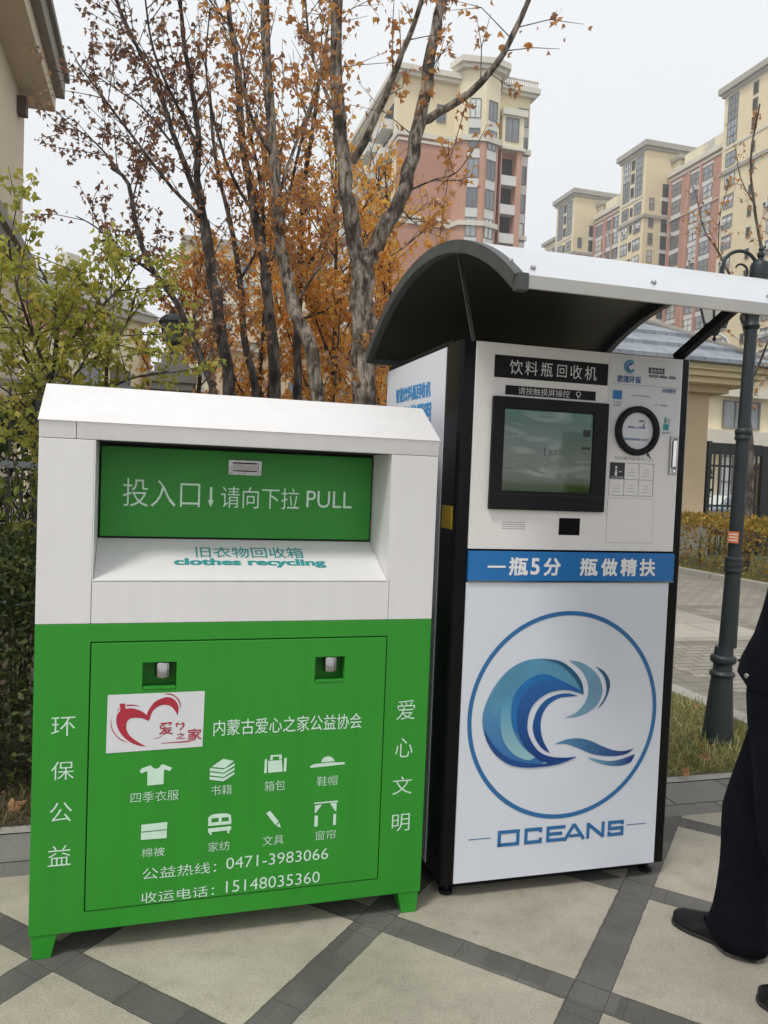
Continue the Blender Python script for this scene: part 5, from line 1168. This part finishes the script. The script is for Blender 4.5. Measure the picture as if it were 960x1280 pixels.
part('wall', M['ystucco'], r_, [(0,12,0,5.2,0,53.6),(3,12,.2,3,53.601,57)]); part('cornice', M['cornice'], r_, [(-.6,12.4,-.1,5.8,53.602,54.3),(2.6,12.3,.1,3.4,57.001,57.6)])
for q in range(2):
    for f in range(4): window(r_, 'u', 1.9+2.2*q, 50.5-3*f, 1.4, 1.9, 2, 2)

# the red and yellow tower behind the maples
tw = empty('apartment_tower', U(23, 80, 0), YAW, 'red and yellow apartment tower with bay windows and open balconies behind the forked maple', 'apartment block')
HT, HY = 42.6, 36.9
part('wall', M['brick'], tw, [(0,14.4,0,32,0,HY)])
part('upper_wall', M['ystucco'], tw, [(0,14.4,0,32,HY+.001,HT)])
part('cornice', M['trimst'], tw, [(-.6,8.4,-.6,32,HT+.001,HT+.35),(-.9,8.6,-.9,32,HT+.351,HT+.9),(10.9,14.9,-.5,32,HT+.001,HT+.35),(10.8,15.2,-.8,32,HT+.351,HT+.9)])
part('parapet', M['trimst'], tw, [(10.8+.25*k,10.92+.25*k,-.6,-.5,HT+.901,HT+1.5) for k in range(17)]+[(10.8,15.0,-.65,-.45,HT+1.501,HT+1.62)])
part('string_course', M['trimst'], tw, [(-.25,5.9,-.25,32,HY-.2,HY+.35),(-.15,5.9,-.15,32,HY-.7,HY-.45),(12.9,14.65,-.25,32,HY-.2,HY+.3),(-.2,5.9,-.2,32,27.9,28.3),(-.3,5.9,-.3,32,28.5,28.75),(12.9,14.6,-.2,32,27.7,28.2)])
bay = [(5.9,0),(6.5,-1.3),(8.6,-1.9),(10.4,-1.3),(10.9,0)]
b = MB(); b.prism(bay, 2, 0, HY-.001); b.build('bay_wall', M['brick2'], tw)
b = MB(); b.prism(bay, 2, HY, HT+1.2); b.build('bay_upper_wall', M['ystucco2'], tw)
def grow(poly, d): return [(x+(d if x > 8.4 else -d), y-(d if y < 0 else 0)) for x, y in poly]
for d_, z0, z1 in ((.45,HT+1.201,HT+1.6),(.75,HT+1.602,HT+2.2),(.22,HY-.3,HY+.3),(.22,28.0,28.5)):
    b = MB(); b.prism(grow(bay,d_), 2, z0, z1); b.build('bay_cornice', M['trimst'], tw)
def baywin(z, lit):
    for (p, q) in ((bay[1], bay[2]), (bay[2], bay[3])):
        p, q = Vector(p), Vector(q); d = (q-p); L_ = d.length; a = math.atan2(d.y, d.x)
        key = (1.15, 2.0, 2, 1, 'pane'); 
        if key not in WIN:
            o = window_mesh(1.15, 2.0, 2, 1, key).build('window', [M['wframe'], M['pane']], tw); WIN[key] = o.data
        else: o = bpy.data.objects.new('window', WIN[key]); COL.objects.link(o); o.parent = tw
        nrm = Vector((d.y, -d.x)).normalized(); s = p+d*.5-d.normalized()*.575+nrm*.015
        o.location = (s.x, s.y, z); o.rotation_euler = (0,0,a)
        b_ = MB(); b_.box(-.05, 1.2, -.04, .0, -1.0, -.03)
        o2 = b_.build('spandrel', M['wpanel'], tw); o2.location = (s.x, s.y, z); o2.rotation_euler = (0,0,a)
for f in range(9): baywin(38.9-3*f, 1)
# balcony stack between the bay and the right-hand window column
part('balcony_shade', M['shade'], tw, [(11.0,12.6,-.02,-.001,z,z+2.0) for z in [34.0-3*f for f in range(7)]])  # flat dark sheets painted as the shade inside the open balconies
part('balcony_front', M['wpanel'], tw, [(10.95,12.7,-1.0,-.03,32.9-3*f,33.9-3*f) for f in range(7)])
part('balcony_pier', M['brick2'], tw, [(12.7,13.3,-1.0,-.001,0,HY-.4),(10.9,11.0,-1.0,-.001,0,HY-.4)])
part('upper_balcony', M['ystucco2'], tw, [(10.92,13.3,-1.1,-.002,HY-.1,HT-2.6)]); part('upper_balcony_cornice', M['trimst'], tw, [(10.8,13.6,-1.4,-.003,HT-2.599,HT-1.9),(10.85,13.5,-1.3,-.004,HY-.399,HY-.101)])
window(tw, 'v', 11.2, HY+.5, 1.5, 2.4, 2, 1, plane=-1.1)
for f in range(10):
    z = 39.6-3*f; window(tw, 'v', 13.1, z, 1.15, 1.9, 2, 1); 
part('spandrel', M['wpanel'], tw, [(12.95,14.3,-.05,-.001,38.4-3*f,39.5-3*f) for f in range(10)]+[(12.95,13.08,-.05,-.001,12,42.0)])
for z in (38.6,): window(tw, 'v', 3.9, z, 1.0, 1.8, 1, 1)
# street-side face with rows of white balconies
part('side_panel', M['ystucco2'], tw, [(-.06,-.001,.8+6.3*k,2.2+6.3*k,0,HT-.6) for k in range(5)])
part('balcony_shade', M['shade'], tw, [(-.03,-.002,2.5+6.3*k,6.4+6.3*k,12+3*f,14+3*f) for k in range(5) for f in range(10)])  # dark sheets on the wall, standing in for balcony shade
part('balcony_front', M['wpanel'], tw, [(-1.2,-.05,2.4+6.3*k,6.5+6.3*k,11.2+3*f,12.2+3*f) for k in range(5) for f in range(10)])
part('chimney', M['cornice'], tw, [(2.2,3.4,4,6,HT+.9,HT+2.2),(6.8,7.6,6,7.5,HT+.9,HT+2.6)])

# mid-rise block far behind the maples
mr = empty('apartment_block', U(3, 112, 0), YAW, 'pale yellow apartment block glimpsed through the orange leaves', 'apartment block')
part('wall', M['ystucco2'], mr, [(0,24,0,12,0,32)]); part('cornice', M['cornice'], mr, [(-.5,24.5,-.5,12,32.001,33)])
for i in range(7):
    for f in range(7): window(mr, 'v', 1.2+3.2*i, 29-3*f, 1.8, 1.9, 2, 1)
part('string_course', M['trimst'], mr, [(-.2,24.2,-.2,-.001,24.5,25),(-.2,24.2,-.2,-.001,15.5,16)])

# house behind the green maple (grey roof, red band)
hx, hy = -.45*33, 33
hs = empty('village_house', (hx, hy, 0), R(59), 'house with grey tiled roof and red upper wall behind the green maple', 'house')
M['rooftile'] = mat('grey_roof_tile', (.24,.225,.205), .85, .2, 2.5, .3, 6)
part('wall', M['ystucco2'], hs, [(0,6.0,0,7,0,7.2)]); part('upper_wall', M['brick2'], hs, [(0,3.2,.0,7,7.201,8.4)]); part('upper_wall', M['ystucco2'], hs, [(3.21,6.0,.0,7,7.201,8.4)])
part('eave_board', M['cornice'], hs, [(-.4,6.5,-.5,7.4,8.401,8.75)])
b = MB(); b.prism([(-.6,8.752),(7.6,8.752),(3.4,10.6)], 0, -.5, 6.6); b.build('roof', M['rooftile'], hs)
part('chimney', M['trimst'], hs, [(3.3,4.0,2.0,2.8,9.6,11.3)])
M['gable'] = mat('pale_green_gable', (.45,.55,.45), .8, .05, 2)
b = MB(); b.prism([(.2,8.0),(1.5,8.0),(.2,9.4)], 1, -.62, -.5); b.build('gable_panel', M['gable'], hs)
part('corner_column', M['tan'], hs, [(5.9,6.3,-.3,.0,0,7.4)])
for i in range(3): window(hs, 'v', .8+1.7*i, 4.6, 1.1, 1.5, 2, 1)
# tan house behind the orange maples
th = empty('village_house', U(2.4, 34, 0), YAW, 'low tan house with a hip roof seen between the maple trunks', 'house')
part('wall', M['tan'], th, [(0,9,0,7,0,6.6)]); part('eave_board', M['trimst'], th, [(-.3,9.3,-.3,7.3,6.601,6.95)])
M['tanroof'] = mat('tan_roof_tile', (.33,.25,.17), .85, .15, 3, .3, 8)
b = MB(); b.add([(-.5,-.5,6.952),(9.5,-.5,6.952),(9.5,7.5,6.952),(-.5,7.5,6.952),(2,3.5,8.5),(7.5,3.5,8.5)], [(0,1,5,4),(1,2,5),(2,3,4,5),(3,0,4),(3,2,1,0)]); b.build('roof', M['tanroof'], th)
for i in range(4): window(th, 'v', .8+2.1*i, 4.0, 1.2, 1.5, 2, 1)
part('door', M['shade'], th, [(3.9,4.9,-.05,-.001,0,2.2)])

# beige building with a deep eave at the top left
lb = empty('beige_building', U(-2.66, 17.41, 0), YAW, 'beige rendered building with a deep stepped eave at the top left edge', 'building')
part('wall', M['beige'], lb, [(-8,0,-9,0,0,8.55)])
part('eave', M['beige'], lb, [(-8.3,.56,-9.4,.02,8.552,8.86)]); part('eave_top', M['greystone'], lb, [(-8.5,.72,-9.6,.10,8.862,9.20),(-8.6,.80,-9.7,.16,9.202,9.32)])
part('moulding', M['greystone'], lb, [(.0,.16,-9,.06,5.20,5.42),(.0,.26,-9,.10,5.422,5.60)])
M['brownp'] = mat('brown_metal', (.10,.06,.045), .6, .1, 5)
part('bracket', M['brownp'], lb, [(.001,.16,-.9,-.62,8.1,8.4)])

# iron fence with a lantern pillar behind the hedge
fe = empty('iron_fence', U(-7, 8, 0), YAW, 'dark iron railing with two pale rails behind the shrubs on the left', 'fence')
part('rail', M['rail'], fe, [(0,6.9,-.025,.025,2.26,2.33)]); part('rail', M['rail'], fe, [(0,6.9,-.025,.025,1.52,1.58)]); part('rail', M['rail'], fe, [(0,6.9,-.025,.025,.25,.31)])
part('bars', M['ironbk'], fe, [(.06+.115*k,.082+.115*k,-.011,.011,0,2.255) for k in range(59)])
hedge('backing_hedge', -8, .2, 8.6, 9.8, 2.05, 34000, 'dark backing hedge added behind the iron fence on the left', M['lf_hd'], .095, .08)  # added as dark backing, so the gaps between the bars look dark
pi = empty('fence_pillar', U(.12, 8, 0), YAW, 'grey stone fence pillar with moulded cap behind the white bin', 'pillar')
part('shaft', M['greystone'], pi, [(-.15,.15,-.15,.15,0,2.30)], .01); part('cap', M['greystone'], pi, [(-.20,.20,-.20,.20,2.301,2.37),(-.23,.23,-.23,.23,2.371,2.47),(-.16,.16,-.16,.16,2.471,2.56),(-.10,.10,-.10,.10,2.561,2.66)], .012)
pl_ = empty('pillar_lantern', U(.12, 8, 2.66), YAW, 'dark green lantern with domed lid on top of the grey fence pillar', 'lantern')
b = MB(); b.lathe([(.05,0),(.03,.02),(.018,.05),(.03,.075),(.07,.10),(.075,.115),(.03,.12)], (0,0,0), 14); b.lathe([(.03,.30),(.135,.295),(.138,.308),(.11,.345),(.07,.375),(.02,.39),(.014,.40),(.02,.41),(.005,.45)], (0,0,0), 14)
for k in range(6):
    a = 2*PI*k/6; b.bar((.07*math.cos(a),.07*math.sin(a),.11),(.118*math.cos(a),.118*math.sin(a),.30),.012,.012)
b.build('frame', M['lamp'], pl_); M['lgl2'] = mat('green_lantern_glass', (.13,.16,.13), .2, .1, 8)
b = MB(); b.lathe([(.064,.115),(.112,.296)], (0,0,0), 6, smooth=False); b.build('glass', M['lgl2'], pl_)

# gatehouse with slate hip roof across the road
gh = empty('gatehouse', U(12.38, 16, 0), YAW, 'beige gatehouse with a blue-grey slate hip roof across the road', 'gatehouse')
part('wall', M['tan'], gh, [(-5.5,0,0,5,.0,3.82)], .01); part('plinth', M['greystone'], gh, [(-5.6,.10,-.10,5.1,.0,1.03)], .01)
part('fascia', M['tan'], gh, [(-5.9,.30,-.28,5.3,3.821,3.98)], .01); part('fascia', M['ystucco'], gh, [(-6.3,.70,-.66,5.7,3.981,4.11),(-6.4,.84,-.82,5.8,4.111,4.23),(-6.5,.95,-.95,5.9,4.231,4.36)], .012)
def slate_material():
    m = bpy.data.materials.new('blue_grey_slate'); m.use_nodes = True; n = m.node_tree; L = n.links; bs = n.nodes['Principled BSDF']; bs.inputs['Roughness'].default_value = .55
    t = node_new(n, 'ShaderNodeTexCoord'); br = node_new(n, 'ShaderNodeTexBrick'); br.inputs['Scale'].default_value = 1; br.inputs['Brick Width'].default_value = .30; br.inputs['Row Height'].default_value = .9; br.inputs['Mortar Size'].default_value = .006
    br.inputs['Color1'].default_value = (.20,.225,.26,1); br.inputs['Color2'].default_value = (.27,.295,.33,1); br.inputs['Mortar'].default_value = (.05,.055,.065,1)
    L.new(t.outputs['Object'], br.inputs['Vector']); L.new(br.outputs['Color'], bs.inputs['Base Color']); return m
M['slate'] = slate_material()
ex, ey = (-6.8, 1.15), (-1.15, 6.1); rz, run = 4.5, 3.62; apx = .54
b = MB(); C0 = [(ex[0],ey[0]),(ex[1],ey[0]),(ex[1],ey[1]),(ex[0],ey[1])]
NS = 5
for k in range(NS):                                     # overlapping courses of slates, each course standing proud of the one above
    a0, a1 = run*k/NS, run*(k+1)/NS
    def ringc(a, dz): return [(ex[0]+a,ey[0]+a,4.365+a*apx+dz),(ex[1]-a,ey[0]+a,4.365+a*apx+dz),(ex[1]-a,ey[1]-a,4.365+a*apx+dz),(ex[0]+a,ey[1]-a,4.365+a*apx+dz)]
    lo, hi, lo0 = ringc(a0, .085), ringc(a1, .0), ringc(a0, .0)
    b.add(lo+hi+lo0, [(i,(i+1)%4,4+(i+1)%4,4+i) for i in range(4)]+[(8+i,8+(i+1)%4,(i+1)%4,i) for i in range(4)])
b.add([(x,y,4.363) for x,y in C0], [(3,2,1,0)])
roof = b.build('roof', M['slate'], gh)
for sx, sy in ((1,0),(0,0)):
    a = Vector((ex[sx],ey[0],4.40)); d = Vector((-1 if sx else 1,1,apx))*run
    bb = MB(); bb.tube([a, a+d], [.09,.09], 8); bb.build('hip_cap', M['greystone'], roof)
window(gh, 'v', -2.6, 1.6, 1.4, 1.5, 2, 1)
# black gate and railing beside the gatehouse
ga = empty('iron_gate', U(12.55, 16.2, 0), YAW, 'black iron gate with close vertical bars right of the gatehouse', 'gate')
part('frame', M['ironbk'], ga, [(0,.10,-.05,.05,0,2.75),(1.55,2.1,-.05,.05,0,2.7),(.101,1.549,-.04,.04,2.45,2.72),(2.101,6,-.04,.04,2.5,2.65)])
part('rail', M['ironbk'], ga, [(.101,1.549,-.02,.02,2.15,2.2),(.101,1.549,-.02,.02,1.2,1.25),(.101,1.549,-.02,.02,.15,.22)])
part('bars', M['ironbk'], ga, [(.20+.15*k,.23+.15*k,-.015,.015,.0,2.45) for k in range(9)]+[(2.2+.15*k,2.23+.15*k,-.015,.015,.0,2.5) for k in range(25)])
part('gatepost', M['tan'], ga, [(1.75,2.35,.06,.6,0,2.3)])
# low wing beyond the gate
lw = empty('beige_building', U(21.5, 34, 0), YAW, 'low beige building with a wide ledge and dark windows beyond the gate', 'building')
part('wall', M['ystucco2'], lw, [(0,16,0,8,0,7.4)]); part('ledge', M['trimst'], lw, [(-.3,16,-.8,-.001,3.75,4.6),(-.3,16,-.5,-.001,6.3,6.7)])
for i in range(4): window(lw, 'v', 2.4+3.2*i, 4.75, 2.2, 1.4, 3, 1)
for i in range(4): window(lw, 'v', 2.4+3.2*i, .8, 2.2, 2.6, 3, 2)
part('roof', M['rooftile'], lw, [(-.4,16.3,-.4,8.3,7.401,7.7)])
# parked car seen through the gate
M['carp'] = mat('silver_blue_car_paint', (.22,.27,.32), .3, .04, 3, coat=.6); M['tyre'] = mat('tyre_rubber', (.015,.015,.015), .8, .1)
car = empty('parked_car', U(20.9, 25.5, 0), YAW, 'silver-blue car parked beyond the black gate', 'car')
prof = [(-2.1,.35),(-2.15,.62),(-2.05,.85),(-1.2,.98),(-.55,1.45),(.9,1.48),(1.65,1.02),(2.1,.95),(2.15,.55),(2.1,.35)]
def carshell(P, w0, w1, m, name, parent):
    b = MB(); n = len(P); ws = [w0 if z < 1.03 else w1 for _, z in P]
    b.add([(x,-w_,z) for (x,z), w_ in zip(P, ws)]+[(x,w_,z) for (x,z), w_ in zip(P, ws)], [tuple(range(n)), tuple(range(n,2*n))[::-1]]+[(i,(i+1)%n,n+(i+1)%n,n+i) for i in range(n)]); return b.build(name, m, parent, .04)
shell = carshell(prof, .88, .66, M['carp'], 'body', car)
def glasspane(pts, name='window'):
    b = MB(); b.add(pts, [tuple(range(len(pts)))]); return b.build(name, M['pane'], car, weld=False)
for s in (-1, 1):
    f = lambda x, z: (x, s*(.885-.22*(z-1.02)/.44), z)
    glasspane([f(-1.0,1.05),f(.1,1.05),f(.1,1.40),f(-.52,1.40)]); glasspane([f(.18,1.05),f(1.4,1.05),f(.88,1.41),f(.18,1.41)])
glasspane([(-1.2,-.80,1.0),(-1.2,.80,1.0),(-.60,.62,1.43),(-.60,-.62,1.43)], 'windscreen')
for x in (-1.35, 1.35):
    for s in (-1, 1):
        b = MB(); b.lathe([(.18,-.11),(.31,-.10),(.33,-.05),(.33,.05),(.31,.10),(.18,.11)], (x, s*.80, .33), 24, axis=1); wh = b.build('wheel', M['tyre'], car)
        b = MB(); b.lathe([(.05,-.115),(.19,-.112),(.19,.112),(.05,.115)], (x, s*.80, .33), 20, axis=1); b.build('rim', M['steel'], wh)
for s in (-1, 1):
    b = MB(); b.box(-2.14,-2.0,s*.62-.2,s*.62+.2,.62,.80); b.build('headlight', M['chrome'], car, .03)
b = MB(); b.box(-2.17,-2.1,-.5,.5,.42,.58); b.build('grille', M['ironbk'], car, .01)
# white arched street light farther off
M['wpaint'] = mat('white_metal_paint', (.74,.74,.72), .5, .03, 2)
sl_ = empty('street_light', U(36.5, 45, 0), YAW, 'white curved street light in front of the right-hand apartment blocks', 'street light')
b = MB(); b.tube([(0,0,0),(0,0,6),(0,0,9.8),(-.15,0,10.9),(-.7,0,11.7),(-1.4,0,11.95),(-2.2,0,11.8)], [.13,.11,.09,.085,.08,.075,.06], 10); b.build('pole', M['wpaint'], sl_)
b = MB(); b.lathe([(.02,.12),(.14,.08),(.17,0),(.10,-.06)], (-2.3,0,11.72), 12); b.build('lamp_head', M['wpaint'], sl_)

# ------------------------------------------------------------------ thin haze over the whole place
hb = MB(); hb.box(-190,215,-120,290,-1.2,64.5)
hm = bpy.data.materials.new('haze_air'); hm.use_nodes = True; n = hm.node_tree
for x in list(n.nodes):
    if x.type == 'BSDF_PRINCIPLED': n.nodes.remove(x)
pv = n.nodes.new('ShaderNodeVolumePrincipled'); pv.inputs['Color'].default_value = (.93,.95,.97,1); pv.inputs['Density'].default_value = .0012; pv.inputs['Anisotropy'].default_value = .2
n.links.new(pv.outputs[0], n.nodes['Material Output'].inputs['Volume'])
tag(hb.build('haze', hm), kind='stuff')
